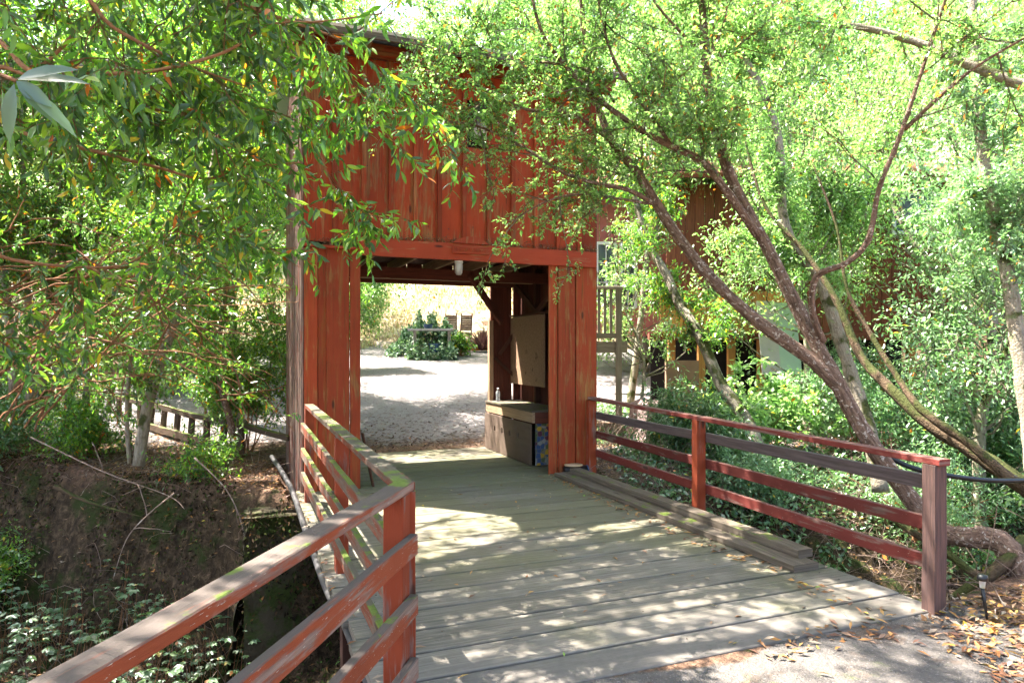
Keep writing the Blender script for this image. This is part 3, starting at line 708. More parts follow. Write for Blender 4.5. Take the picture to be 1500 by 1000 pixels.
mb = MB(); mb.bar((HX0-.4, HY-.2, 1.84), (HX1+.1, HY-.3, 1.84), .2, .14); mb.build('floor_beam', M['brown_wood'], hs)
for x in np.arange(HX0+.1, HX1, .62):
    mb = MB(); mb.bar((x, HY-.05, .2), (x, HY-.05, 1.8), .14, .14, up=(1, 0, 0)); mb.build('crawl_post', M['orange_wood'], hs)
mb = MB(); mb.bar((HX0, HY+1.6, 1.0), (HX1, HY+1.6, 1.0), .05, 1.7); mb.build('crawl_space_shade', M['dark'], hs)  # near-black sheet painting the shade under the house
mb = MB(); mb.bar((3.15, HY-.2, .6), (3.8, HY-.25, .6), .2, 1.5); mb.build('foundation', M['stone_base'], hs)
def window(xc, y, z0, z1, w, par, nx=2, nz=3):
    mb = MB(); mb.bar((xc-w/2, y, (z0+z1)/2), (xc+w/2, y, (z0+z1)/2), .02, z1-z0); f = mb.build('window', M['glass'], par)
    mb = MB()
    for x in (xc-w/2, xc+w/2): mb.bar((x, y-.05, z0), (x, y-.05, z1), .07, .05, up=(0, 1, 0))
    for z in (z0, z1): mb.bar((xc-w/2, y-.055, z), (xc+w/2, y-.055, z), .05, .07)
    for i in range(1, nx): x = xc-w/2+w*i/nx; mb.bar((x, y-.03, z0), (x, y-.03, z1), .025, .03, up=(0, 1, 0))
    for i in range(1, nz): z = z0+(z1-z0)*i/nz; mb.bar((xc-w/2, y-.033, z), (xc+w/2, y-.033, z), .03, .025)
    o = mb.build('frame', M['white_trim'], f); o.location = -np.array(f.location)*0
    o.parent = f
    return f
window(8.2, HY-.25, 3.95, 4.75, .85, hs, 1, 1); window(2.33, 16.95, 2.75, 4.2, .46, hs); window(2.88, 16.95, 2.6, 4.2, .36, hs)
mb = MB(); mb.bar((HX0-.5, HY-.9, 5.05), (HX0-.5, HY+5, 6.6), .05, .05)
mb = MB(); mb.bar(((HX0+HX1)/2, HY-.8, 5.0), ((HX0+HX1)/2, HY+4, 6.8), HX1-HX0+1.0, .1); mb.bar((2.6, 16.4, 5.4), (2.6, 20, 6.8), 3.2, .1); mb.build('roof', M['brown_wood'], hs)
# porch with balusters
pc = thing('porch_railing', at(890, 600, 12), 'raised grey wooden porch with vertical balusters behind the gatehouse', 'porch')
xa, xb = .9, 1.93
mb = MB(); mb.bar((xa, 12, 2.66), (xb+.02, 12, 2.66), .12, .05); mb.build('top_rail', M['porch_wood'], pc); mb = MB(); mb.bar((xa, 12, 1.82), (xb, 12, 1.82), .04, .09); mb.build('bottom_rail', M['porch_wood'], pc)
for x in np.arange(xa, xb-.05, .105):
    mb = MB(); mb.bar((x, 12, 1.8), (x, 12, 2.64), .05, .03, up=(0, 1, 0)); mb.build('baluster', M['porch_wood'], pc)
mb = MB(); mb.bar((1.88, 12.02, .1), (1.88, 12.02, 2.64), .1, .1, up=(0, 1, 0), jit=.002); mb.build('post', M['porch_wood'], pc)
mb = MB(); mb.bar((xa, 12.8, 1.62), (xb+.1, 12.8, 1.62), 1.6, .2); mb.build('floor', M['porch_wood'], pc)
# pale panels
c = at(1148, 500, 12.4)
g = thing('leaning_sheet', c-ZA*.6, 'pale green sheet leaning against the crawl space of the house', 'sheet'); mb = MB(); mb.bar(c+np.array([-.22, 0, -.6]), c+np.array([-.22, .3, .75]), .34, .03, up=(0, 1, 0)); mb.build('grey_strip', M['pale_panel'], g)
mb = MB(); mb.bar(c+np.array([.14, 0, -.6]), c+np.array([.14, .3, .72]), .38, .03, up=(0, 1, 0)); mb.build('green_sheet', M['green_panel'], g)
# stump
c = at(955, 560, 11.6); c[2] = gzs(c[0], c[1])-.1
M['bark_stump'] = bark('stump_bark', (.16, .1, .09), (.36, .27, .25), (.5, .42, .4), .6)
mb = MB(); th = np.linspace(0, 2*PI, 22, endpoint=False); rr = 1+.12*np.sin(5*th)+.08*np.sin(9*th+1)
V = []; levels = [(0, .5), (.25, .38), (.6, .32), (.78, .31), (.82, .25), (.79, .0)]
for z, r in levels: V += [c+np.array([math.cos(a)*r*q, math.sin(a)*r*q, z+R.normal(0, .02)]) for a, q in zip(th, rr)]
Fc = [[i*22+j, i*22+(j+1) % 22, (i+1)*22+(j+1) % 22, (i+1)*22+j] for i in range(5) for j in range(22)]
mb.add(V, Fc); o = mb.build('tree_stump', M['bark_stump']); props(o, 'shaggy pale tree stump near the house behind the right railing', 'stump')

# ------------------------------------------------------------------ foliage
def leaf_geo(P, D, N, S, W, rnd, detail=0):
    n = len(P); D = nrm(D); Sd = nrm(np.cross(D, N)); N = np.cross(Sd, D); S = S[:, None]; W = W[:, None]
    if detail == 0:
        V = np.stack([P, P+D*S*.5+Sd*W*.5-N*S*.03, P+D*S-N*S*.12, P+D*S*.5-Sd*W*.5-N*S*.03], 1)
        V[:, 1] += N*W*.14; V[:, 3] += N*W*.14
        b = (np.arange(n)*4)[:, None]; F3 = np.concatenate([b+[0, 1, 2], b+[0, 2, 3]], 1).reshape(-1, 3)
        return V.reshape(-1, 3), F3, np.repeat(rnd, 2)
    V = [P]
    for t, w in ((.22, .36), (.5, .5), (.78, .33)):
        c = P+D*S*t-N*S*.22*t*t
        V += [c+Sd*W*w+N*W*.12, c, c-Sd*W*w+N*W*.12]
    V.append(P+D*S-N*S*.22); V = np.stack(V, 1); k = 11
    f3 = np.array([[0, 1, 2], [0, 2, 3], [7, 10, 8], [8, 10, 9]]); f4 = np.array([[1, 4, 5, 2], [2, 5, 6, 3], [4, 7, 8, 5], [5, 8, 9, 6]])
    f3 = np.concatenate([f3, f4[:, [0, 1, 2]], f4[:, [0, 2, 3]]]); b = (np.arange(n)*k)[:, None, None]
    return V.reshape(-1, 3), (b+f3[None]).reshape(-1, 3), np.repeat(rnd, len(f3))
def stick_geo(A, B, ra, rb):
    n = len(A); D = nrm(B-A); a = nrm(np.cross(D, np.array([.31, .2, .93]))); b = np.cross(D, a); V = []
    ra = np.broadcast_to(ra, (n,))[:, None]; rb = np.broadcast_to(rb, (n,))[:, None]
    for c, r in ((A, ra), (B, rb)):
        for q in (0, 2.094, 4.188): V.append(c+(a*math.cos(q)+b*math.sin(q))*r)
    V = np.stack(V, 1); o = (np.arange(n)*6)[:, None, None]; f = np.array([[0, 1, 4, 3], [1, 2, 5, 4], [2, 0, 3, 5]])
    return V.reshape(-1, 3), (o+f[None]).reshape(-1, 4)
def rv(rng, n): return nrm(rng.normal(size=(n, 3)))
def sample(paths, n, rng, t0=0.):
    A = np.concatenate([p[:-1] for p in paths]); B = np.concatenate([p[1:] for p in paths])
    q = np.concatenate([np.linspace(0, 1, len(p))[:-1] for p in paths]); w = np.linalg.norm(B-A, axis=1)*(q >= t0*.999-.001); w = w/w.sum()
    i = rng.choice(len(A), n, p=w); t = rng.random((n, 1)); return A[i]*(1-t)+B[i]*t, nrm(B[i]-A[i])
def curve(p0, d, ln, rng, k=6, wob=.25, grav=0.):
    P = [np.array(p0, float)]; d = nrm(d)
    for i in range(k): d = nrm(d+rng.normal(0, wob, 3)*.5+np.array([0, 0, grav])); P.append(P[-1]+d*ln/k)
    return np.array(P)
def smooth_path(pts, k=5):
    P = [np.array(p, float) for p in pts]; Q = []
    for i in range(len(P)-1):
        a, b, c_, d = P[max(i-1, 0)], P[i], P[i+1], P[min(i+2, len(P)-1)]
        for t in np.linspace(0, 1, k+1)[:-1]: Q.append(.5*((2*b)+(-a+c_)*t+(2*a-5*b+4*c_-d)*t*t+(-a+3*b-3*c_+d)*t**3))
    Q.append(P[-1]); return np.array(Q)
def subs(paths, n, ln, rng, spread=.9, up=.1, grav=0., t0=.15, wob=.3, k=5):
    P, T = sample(paths, n, rng, t0); out = []
    for p, t in zip(P, T): out.append(curve(p, t*.7+rv(rng, 1)[0]*spread+np.array([0, 0, up]), ln*rng.uniform(.5, 1.25), rng, k, wob, grav))
    return out
def foliate(name, parent, paths, ntw, twl, m, leaf, width, mat, twmat, rng, droop=.25, up=.15, spread=.9, detail=0, t0=0., twr=.003, extra=None, loc=None, jitter=.0, flat=.6):
    P, T = sample(paths, ntw, rng, t0)
    d = nrm(T*.6+rv(rng, ntw)*spread+np.array([0, 0, up])); ln = twl*rng.uniform(.5, 1.3, ntw)[:, None]
    E = P+d*ln-np.array([0, 0, 1])*ln*droop
    t = np.tile(np.linspace(.06, 1, m)**.6, ntw)[:, None]+rng.normal(0, .04, (ntw*m, 1))
    LP = np.repeat(P, m, 0)*(1-t)+np.repeat(E, m, 0)*t+rng.normal(0, jitter, (ntw*m, 3)) if jitter else np.repeat(P, m, 0)*(1-t)+np.repeat(E, m, 0)*t
    LD = nrm(np.repeat(nrm(E-P), m, 0)*.55+rv(rng, ntw*m)*.85-np.array([0, 0, 1])*droop)
    LN = nrm(rv(rng, ntw*m)*(1-flat)+np.array([0, 0, 1])*flat); S_ = leaf*rng.uniform(.6, 1.2, ntw*m)
    rnd = rng.random(ntw*m)
    off = np.array(parent.location)
    V, F3, r = leaf_geo(LP-off, LD, LN, S_, S_*width, rnd, detail)
    me = np_mesh(name, V, F3=F3, rnd=r, smooth=False); cr = link_mesh(name, me, mat, parent)
    return cr, (P, E)
def wood_mesh(name, parent, mat, thick, thin=(), sticks=None, twr=.003, rscale=1.0):
    mb = MB()
    for path, r0, r1, nn in thick:
        q = np.linspace(0, 1, len(path)); mb.tube(path, list((r0*(1-q)+r1*q)*rscale*(1+R.normal(0, .035, len(q)))), nn, rough=.05)
    o = mb.build(name, mat, parent)
    return o
def stick_mesh(name, parent, mat, paths, r0, r1, tw=None, twr=.003):
    A = [];B = []; ra = []; rb = []
    for p in paths:
        q = np.linspace(r0, r1, len(p)); A.append(p[:-1]); B.append(p[1:]); ra.append(q[:-1]); rb.append(q[1:])
    if tw is not None: A.append(tw[0]); B.append(tw[1]); ra.append(np.full(len(tw[0]), twr)); rb.append(np.full(len(tw[0]), twr*.5))
    A = np.concatenate(A)-np.array(parent.location); B = np.concatenate(B)-np.array(parent.location)
    V, F4 = stick_geo(A, B, np.concatenate(ra), np.concatenate(rb)); me = np_mesh(name, V, F4=F4, rnd=np.zeros(len(F4)), smooth=True)
    me.uv_layers.new(name='UVMap'); return link_mesh(name, me, mat, parent)

G_bay = [(.055, .11, .03), (.08, .17, .035), (.11, .23, .04), (.17, .31, .045), (.065, .13, .04), (.26, .38, .05)]
G_oak = [(.13, .22, .07), (.18, .29, .10), (.24, .35, .13), (.09, .16, .05), (.33, .42, .19)]
G_bg = [(.15, .24, .08), (.20, .31, .11), (.27, .38, .16), (.10, .17, .06), (.34, .44, .22)]
G_ivy = [(.05, .11, .04), (.08, .16, .055), (.12, .21, .08), (.06, .13, .045), (.18, .26, .12)]
M['bay'] = leafmat('bay_leaves', G_bay, trans=.45, rough=.3, spec=.7, tint=(1.4, 1.75, .75), frac=.965)
M['oak'] = leafmat('oak_leaves', G_oak, trans=.48, rough=.33, spec=.6, frac=.955, other=((.5, .3, .06), (.5, .14, .04)))
M['bg'] = leafmat('sun_paled_leaves', G_bg, trans=.42, rough=.38, spec=.7, frac=.985)  # greens lightened, sunlight on the leaves put into the colour
M['ivy'] = leafmat('ground_leaves', G_ivy, trans=.3, rough=.28, frac=.985, spec=.8)
M['pale_leaf'] = leafmat('pale_leaves', [(.16, .27, .13), (.22, .34, .18), (.28, .39, .23), (.12, .2, .09)], trans=.32, rough=.28, spec=.8, frac=.985)
M['bark_red'] = bark('reddish_bark', (.085, .05, .034), (.27, .17, .12), (.45, .37, .3), .58, sc_=30)
M['bark_twig'] = bark('twig_bark', (.30, .14, .07), (.45, .22, .11), (.5, .4, .3), .72)
M['bark_pale'] = bark('pale_bark', (.20, .165, .115), (.34, .29, .22), (.25, .28, .14), .6, moss=.25)
M['bark_grey'] = bark('grey_bark', (.26, .22, .18), (.4, .34, .28), (.5, .48, .42), .6, moss=.3)
M['bark_moss'] = bark('mossy_bark', (.06, .04, .022), (.13, .085, .05), (.2, .17, .12), .66, moss=.5)

# --- far trees
def far_tree(x, y, h, r, nclump, ntw, leaf, seed, label, mat=None, low=.12, m=9, group='trees beyond the gatehouse', tm=None, name='leafy_tree', trunk_r=.16, lean=(0, 0), cat='tree', wid=.42):
    rng = np.random.default_rng(seed); z0 = gzs(x, y)-.1; base = np.array([x, y, z0])
    t = thing(name, base, label, cat, group)
    top = base+np.array([lean[0], lean[1], h*.86]); tr = smooth_path([base, base*.65+top*.35+rng.normal(0, .25, 3)*[1, 1, 0], base*.3+top*.7+rng.normal(0, .3, 3)*[1, 1, 0], top])
    thick = [(tr, trunk_r, trunk_r*.25, 9)]; limbs = []
    for i in range(nclump):
        q = rng.uniform(low, 1); c = base+np.array([lean[0], lean[1], 0])*q+ZA*h*q; rad = r*math.sqrt(max(.05, 1-abs(q-.5)**2*3.0))*rng.uniform(.35, 1.0); th = rng.random()*6.28
        e = c+np.array([math.cos(th)*rad, math.sin(th)*rad, 0]); s_ = tr[int(min(len(tr)-1, max(0, (q-.18))*len(tr)))]
        mid = s_*.5+e*.5+rng.normal(0, .2, 3)-ZA*.15; limbs.append(smooth_path([s_, mid, e], 3))
    lo = [l[len(l)//2:] for l in limbs]; sb = subs(lo, nclump*3, r*.35, rng, 1.1, .05)
    for l in limbs[::3]: thick.append((l, trunk_r*.3, trunk_r*.08, 5))
    wood_mesh('trunk', t, tm or M['bark_grey'], thick)
    cr, tw = foliate('crown', t, lo+sb, ntw, r*.17, m, leaf, wid, mat or M['bg'], None, rng, droop=.3, jitter=.12 if leaf > .08 else .04, spread=1.2)
    stick_mesh('branches', t, tm or M['bark_grey'], limbs+sb, .02, .006)
    return t
lab_l = ['bright leafy tree at the far left edge of the frame', 'bright leafy tree across the yard, second from the left edge', 'tall pale green tree across the yard between the left saplings',
         'sunlit tree standing behind the low picket fence across the yard', 'bright tree just left of the gatehouse, across the yard', 'tall tree high behind the left bay branches']
far = [(-22, 23, 12, 4.6), (-15, 27, 14, 5), (-11.5, 21, 11, 3.8), (-8.2, 29, 15, 5), (-8.6, 17.5, 9, 2.8), (-17, 17, 9, 3.6)]
for i, (x, y, h, r) in enumerate(far): far_tree(x, y, h, r, 75, 4200, .15, 100+i, lab_l[i])
far2 = [(-34, 38, 17, 7), (-22, 42, 18, 7), (-12, 46, 16, 6.5)]
for i, (x, y, h, r) in enumerate(far2): far_tree(x, y, h, r, 90, 3600, .26, 130+i, ['hillside tree furthest left behind the nearer trees', 'middle hillside tree behind the yard trees', 'hillside tree left of the dry grass slope'][i])
far3 = [(4, 20.5, 12, 4.2), (8.5, 22, 14, 4.8), (13.5, 19, 13, 4.6), (19, 21, 14, 5.2), (0.6, 24, 13.5, 3.6), (13, 30, 18, 6.5), (24, 31, 19, 7.5), (4, 34, 19, 6), (-3.5, 45, 17, 6)]
lab_r = ['tree rising directly behind the pink house wall', 'sunlit tree rising over the middle of the house roof', 'tall tree right of the house corner', 'tree at the far right edge behind the house',
         'tree seen just above the gatehouse roof at right', 'big hillside tree above the house', 'hillside tree at the far right top', 'tall hillside tree behind the gatehouse', 'tree high on the dry slope behind the gatehouse roof']
for i, (x, y, h, r) in enumerate(far3): far_tree(x, y, h, r, 85 if i < 5 else 95, 4600 if i < 5 else 4000, .16 if i < 5 else .24, 150+i, lab_r[i], low=.3 if i == 4 else .15)
# tree seen through the gate, left of the opening
far_tree(-4.9, 21, 3.6, 1.3, 26, 900, .13, 171, 'small leafy tree seen through the gate opening at left', low=.42, trunk_r=.06, group=None)
# --- right mid trees between camera and house
mid = [(5.0, 11.6, 6.5, 1.7, 'slender tree right of the pink house wall', (-.2, .2)), (7.2, 12.6, 8.0, 2.3, 'tree in front of the brown house wall window', (.5, .2)), (10.5, 12.2, 8, 2.6, 'leafy tree at the right side of the house corner', (0, 0)),
       (6.6, 9.6, 6.5, 1.7, 'leafy tree above the mossy limbs behind the right railing', (.3, 0)), (2.5, 14.6, 8.5, 1.6, 'thin tree rising beside the porch balusters', (.3, .3))]
for i, (x, y, h, r, lb, ln) in enumerate(mid): far_tree(x, y, h, r, 44, 2300, .085, 200+i, lb, mat=M['bg'] if i != 3 else M['pale_leaf'], low=.62 if i == 4 else .4 if i in (0, 1) else .3, m=9, trunk_r=.09, lean=ln, group='trees on the right bank', tm=M['bark_pale'])
# --- shrubs on the right bank
def shrub(x, y, h, r, n, leaf, mat, seed, label, m=8, name='leafy_shrub', group='shrubs on the right bank', wid=.42, stems=12, tm=None, zb=None):
    rng = np.random.default_rng(seed); base = np.array([x, y, gzs(x, y)-.05 if zb is None else zb]); t = thing(name, base, label, 'shrub', group)
    st = [curve(base+rng.normal(0, .06, 3)*[1, 1, 0], np.array([rng.normal(0, .5*r/h), rng.normal(0, .5*r/h), 1]), h*rng.uniform(.7, 1.05), rng, 6, .22, -.02) for _ in range(stems)]
    sb = subs(st, stems*5, r*.6, rng, 1., .1, t0=.2)
    stick_mesh('stems', t, tm or M['bark_twig'], st, .014, .005); cr, tw = foliate('leaves', t, sb+[s[2:] for s in st], n, .22, m, leaf, wid, mat, None, rng, droop=.2, jitter=.03)
    return t
sh = [(3.2, 9.0, .7, .6, 'low fern-like shrub beside the second railing bay'), (2.6, 9.9, .9, .9, 'low shrub just behind the first railing bay'), (4.0, 10.8, 1.1, 1.1, 'leafy shrub below the pale leaning trunk'), (5.6, 11.0, 1.4, 1.2, 'shrub in front of the pale green sheet'),
      (5.3, 8.9, 1.2, 1.1, 'shrub growing low behind the middle railing post'), (7.6, 10.2, 1.7, 1.5, 'large shrub right of the leaning red trunk'), (7.4, 7.6, 1.5, 1.2, 'shrub above the black hose'), (9.2, 9.6, 2.0, 1.6, 'tall shrub at the far right edge of the bank'),
      (6.6, 12.8, 1.7, 1.2, 'shrub against the house crawl space')]
for i, (x, y, h, r, lb) in enumerate(sh): shrub(x, y, h, r, (900, 1500, 700, 1200)[i % 4], (.06, .085, .11, .07)[i % 4], (M['pale_leaf'], M['ivy'], M['bg'], M['pale_leaf'])[i % 4], 300+i, lb, wid=(.42, .3, .5)[i % 3], stems=20)

# --- main leaning tree on the right
rng = np.random.default_rng(11)
main = thing('leaning_tree', np.array([3.6, 4.85, 0.]), 'reddish barked tree leaning over the right railing with several limbs', 'tree')
tA = smooth_path([at(1515, 905, 4.8), at(1490, 835, 4.9), at(1462, 792, 5.0), at(1415, 786, 5.1), at(1372, 778, 5.25), at(1338, 735, 5.35), at(1270, 640, 5.5), at(1205, 520, 5.7), at(1165, 445, 5.8), at(1125, 365, 5.9), at(1075, 270, 6.0), at(1046, 180, 6.0), at(1034, 90, 6.0), at(1028, 0, 6.0), at(1020, -120, 6.0)])
tB = smooth_path([at(1232, 570, 5.62), at(1190, 528, 5.7), at(1110, 470, 5.8), at(1040, 405, 5.9), at(985, 335, 6.0), at(935, 255, 6.05), at(895, 205, 6.1), at(872, 140, 6.2), at(855, 50, 6.2), at(850, -60, 6.2)])
tC = smooth_path([at(1206, 500, 5.68), at(1190, 455, 5.6), at(1196, 405, 5.5), at(1240, 385, 5.4), at(1272, 350, 5.35), at(1288, 275, 5.3), at(1318, 200, 5.25), at(1345, 120, 5.2), at(1368, 50, 5.2), at(1395, -30, 5.1)])
tD = smooth_path([at(1110, 345, 5.9), at(1068, 285, 5.8), at(1030, 238, 5.8), at(985, 215, 5.75), at(930, 185, 5.7), at(860, 130, 5.7), at(800, 60, 5.7), at(780, 0, 5.7)])
tE = smooth_path([at(1036, 105, 6.0), at(1045, 70, 5.95), at(1062, 30, 5.9), at(1066, -40, 5.9)])
tF = smooth_path([at(960, 300, 6.0), at(920, 278, 5.9), at(870, 268, 5.8), at(820, 250, 5.75), at(765, 215, 5.7), at(700, 185, 5.6), at(640, 175, 5.55), at(590, 150, 5.5)])
tG = smooth_path([at(1325, 190, 5.25), at(1395, 125, 5.1), at(1450, 85, 5.0), at(1530, 40, 4.9)])
tH = smooth_path([at(920, 235, 6.1), at(880, 195, 5.9), at(830, 165, 5.75), at(770, 160, 5.65), at(710, 130, 5.6), at(650, 110, 5.6), at(600, 100, 5.6)])
tI = smooth_path([at(985, 215, 5.75), at(940, 150, 5.6), at(900, 90, 5.5), at(880, 20, 5.5), at(870, -40, 5.5)])
tJ = smooth_path([at(1020, 70, 6.), at(990, 40, 5.9), at(960, 5, 5.8), at(930, -40, 5.8)])
tK = smooth_path([at(960, 300, 6.0), at(900, 290, 5.9), at(840, 285, 5.8), at(790, 300, 5.8), at(740, 330, 5.75)])
tL = smooth_path([at(900, 150, 6.1), at(862, 105, 5.9), at(800, 92, 5.8), at(730, 92, 5.7), at(660, 78, 5.7), at(600, 62, 5.7)])
limbs = [(tL, .014, .004, 6), (tA, .092, .03, 12), (tB, .062, .02, 10), (tC, .03, .012, 9), (tD, .038, .012, 8), (tE, .022, .009, 6), (tF, .022, .005, 6), (tG, .018, .006, 6), (tH, .02, .005, 6), (tI, .018, .006, 6), (tJ, .016, .006, 6), (tK, .012, .004, 6)]
q = np.linspace(0, 1, len(tA)); 
wood_mesh('trunk', main, M['bark_red'], limbs)
upl = [tA[50:], tB[22:], tC[25:], tD[5:], tE, tG, tI, tJ]
sb1 = subs(upl, 80, .9, rng, 1.0, .05, t0=0, grav=-.02); sb2 = subs(sb1, 190, .45, rng, 1., .0, t0=.1)
fr = [tF, tH, tK, tL, tL, tD[12:]]
sf1 = subs(fr, 60, .55, rng, .9, -.1, t0=.2, grav=-.06); sf2 = subs(sf1, 80, .32, rng, 1., -.1)
cr, tw1 = foliate('crown', main, sb1+sb2, 2500, .2, 10, .048, .46, M['oak'], None, rng, droop=.15, jitter=.012, detail=0)
cr2, tw2 = foliate('crown', main, sf1+sf2+[tF[20:], tH[16:]], 1400, .14, 10, .042, .5, M['oak'], None, rng, droop=.12, detail=0, jitter=.008)
stick_mesh('branches', main, M['bark_pale'], sb1+sf1, .008, .003, (np.concatenate([tw1[0], tw2[0]]), np.concatenate([tw1[1], tw2[1]])), .0022)
stick_mesh('branches', main, M['bark_twig'], sb2+sf2, .005, .002)
# other trunks on the right
def limb_tree(name, pts, r0, r1, mat, label, cat='tree', leafn=0, seed=0, leaf=.07, lmat=None, n=9):
    P = smooth_path(pts); t = thing(name, P[0], label, cat); wood_mesh('trunk', t, mat, [(P, r0, r1, n)])
    if leafn:
        rng = np.random.default_rng(seed); s1 = subs([P[len(P)//3:]], 14, .8, rng, 1., .1); s2 = subs(s1, 30, .4, rng, 1.); cr, tw = foliate('crown', t, s1+s2, leafn, .2, 9, leaf, .4, lmat or M['bay'], None, rng, droop=.2, jitter=.02)
        stick_mesh('branches', t, mat, s1+s2, .008, .003, tw, .002)
    return t
limb_tree('leaning_tree', [at(1145, 740, 9.2), at(1112, 660, 9.45), at(1090, 610, 9.6), at(1055, 560, 9.8), at(1025, 490, 10), at(995, 445, 10.3), at(975, 400, 10.5), at(945, 350, 10.8), at(930, 280, 11)], .11, .05, M['bark_pale'], 'pale green leaning trunk in front of the crawl space', leafn=900, seed=31)
limb_tree('mossy_log', [at(1560, 760, 6.2), at(1500, 712, 6.4), at(1440, 670, 6.7), at(1360, 620, 7.1), at(1300, 565, 7.5), at(1260, 520, 7.9), at(1225, 440, 8.2), at(1180, 370, 8.6), at(1120, 300, 9.0), at(1090, 200, 9.3)], .095, .012, M['bark_moss'], 'thick mossy trunk slanting across the bank right of the end post')
limb_tree('mossy_log', [at(1540, 735, 5.7), at(1480, 700, 5.8), at(1420, 650, 6.1), at(1350, 600, 6.4), at(1310, 545, 6.7), at(1270, 480, 7), at(1240, 420, 7.2), at(1225, 330, 7.4), at(1190, 240, 7.6)], .05, .008, M['bark_moss'], 'thinner moss spotted limb lying just below the thick mossy trunk')
limb_tree('mossy_branch', [at(1480, 865, 4.95), at(1440, 850, 4.9), at(1390, 812, 5.1), at(1330, 775, 5.5), at(1280, 745, 5.9), at(1200, 730, 6.3)], .035, .02, M['bark_moss'], 'bright mossy branch crossing low behind the bare end post', 'branch')
limb_tree('mossy_branch', [at(1400, 880, 4.9), at(1440, 850, 4.86), at(1475, 820, 4.88), at(1500, 790, 5.0)], .05, .045, M['bark_moss'], 'short green mossy root behind the small garden light', 'branch')
limb_tree('pale_trunk', [at(1530, 860, 6.7), at(1520, 740, 6.8), at(1512, 640, 7.0), at(1500, 560, 7.1), at(1488, 480, 7.2), at(1478, 410, 7.3), at(1460, 330, 7.5), at(1440, 230, 7.6), at(1430, 100, 7.8), at(1420, -60, 8.)], .10, .05, M['bark_pale'], 'thick pale trunk at the right edge of the frame', leafn=1500, seed=33, lmat=M['pale_leaf'])
limb_tree('overhanging_branch', [at(1620, 160, 5.6), at(1500, 125, 5.8), at(1420, 95, 6.0), at(1350, 65, 6.2), at(1260, 40, 6.4), at(1190, 38, 6.5), at(1120, 58, 6.6), at(1040, 48, 6.7)], .055, .008, M['bark_pale'], 'long bare pale branch reaching in from the upper right', 'branch', leafn=700, seed=34, leaf=.06, lmat=M['oak'])
limb_tree('pale_trunk', [at(1290, 720, 8.1), at(1275, 640, 8.3), at(1250, 560, 8.5), at(1225, 480, 8.6), at(1200, 410, 8.7), at(1150, 330, 8.9), at(1140, 200, 9.1), at(1100, 100, 9.3), at(1060, 60, 9.5)], .10, .04, M['bark_pale'], 'pale trunk right behind the fork of the leaning tree', leafn=1800, seed=35, lmat=M['bg'])

# --- near bay branches at upper left (tree stands just outside the left edge)
rng = np.random.default_rng(21)
bay = thing('bay_tree', (-4.2, 3.4, gzs(-4.2, 3.4)), 'bay laurel tree whose red branches hang across the upper left', 'tree')
trk = smooth_path([(-4.2, 3.4, gzs(-4.2, 3.4)-.1), (-4.1, 3.4, .4), (-3.8, 3.3, 1.8), (-3.5, 3.3, 3.2), (-3.3, 3.4, 4.8), (-3.2, 3.5, 6.5)])
BL = [smooth_path(p) for p in (
    [(-3.7, 3.3, 2.3), at(-60, 60, 3.3), at(45, 105, 3.2), at(110, 108, 3.2), at(200, 107, 3.25), at(270, 95, 3.3), at(335, 74, 3.35), at(400, 36, 3.4), at(470, 32, 3.5), at(560, 20, 3.6)],
    [(-3.5, 3.3, 3.1), at(60, -30, 3.4), at(165, 40, 3.45), at(230, 75, 3.5), at(300, 105, 3.55), at(370, 130, 3.6)],
    [(-3.75, 3.3, 2.0), at(-40, 170, 3.5), at(22, 192, 3.6), at(120, 217, 3.7), at(230, 245, 3.8), at(300, 262, 3.9), at(370, 245, 4.0), at(440, 238, 4.1)],
    [(-3.7, 3.3, 2.2), at(-50, 110, 3.6), at(60, 120, 3.6), at(150, 137, 3.65), at(250, 165, 3.7), at(330, 163, 3.8), at(410, 180, 3.9)],
    [(-3.8, 3.3, 1.8), at(-50, 220, 4.0), at(30, 130, 4.1), at(95, 65, 4.2), at(150, 0, 4.3), at(190, -60, 4.4)],
    [(-3.4, 3.4, 3.9), at(250, -90, 3.6), at(350, 0, 3.6), at(420, 30, 3.7), at(500, 60, 3.8), at(560, 110, 3.9)],
    [(-3.4, 3.4, 3.6), at(300, -60, 4.2), at(400, 40, 4.3), at(440, 110, 4.4), at(460, 200, 4.5), at(490, 280, 4.5)],
    [(-3.8, 3.3, 1.3), at(-60, 330, 4.0), at(0, 375, 4.1), at(100, 390, 4.2), at(190, 385, 4.3), at(260, 330, 4.4), at(330, 300, 4.5)])]
wood_mesh('trunk', bay, M['bark_red'], [(trk, .16, .05, 12)])
for i, p in enumerate(BL): wood_mesh('limb', bay, M['bark_twig'], [(p, .022 if i == 4 else .014, .004, 7)])
s1 = subs(BL, 70, .6, rng, .8, .0, t0=.2, grav=-.05); s2 = subs(s1, 110, .3, rng, .9, -.05)
cr, tw = foliate('crown', bay, s1+s2+[p[12:] for p in BL], 1000, .17, 8, .088, .27, M['bay'], None, rng, droop=.45, up=-.1, detail=1, spread=.8, flat=.35)
stick_mesh('branches', bay, M['bark_twig'], s1+s2, .005, .002, tw, .0018)
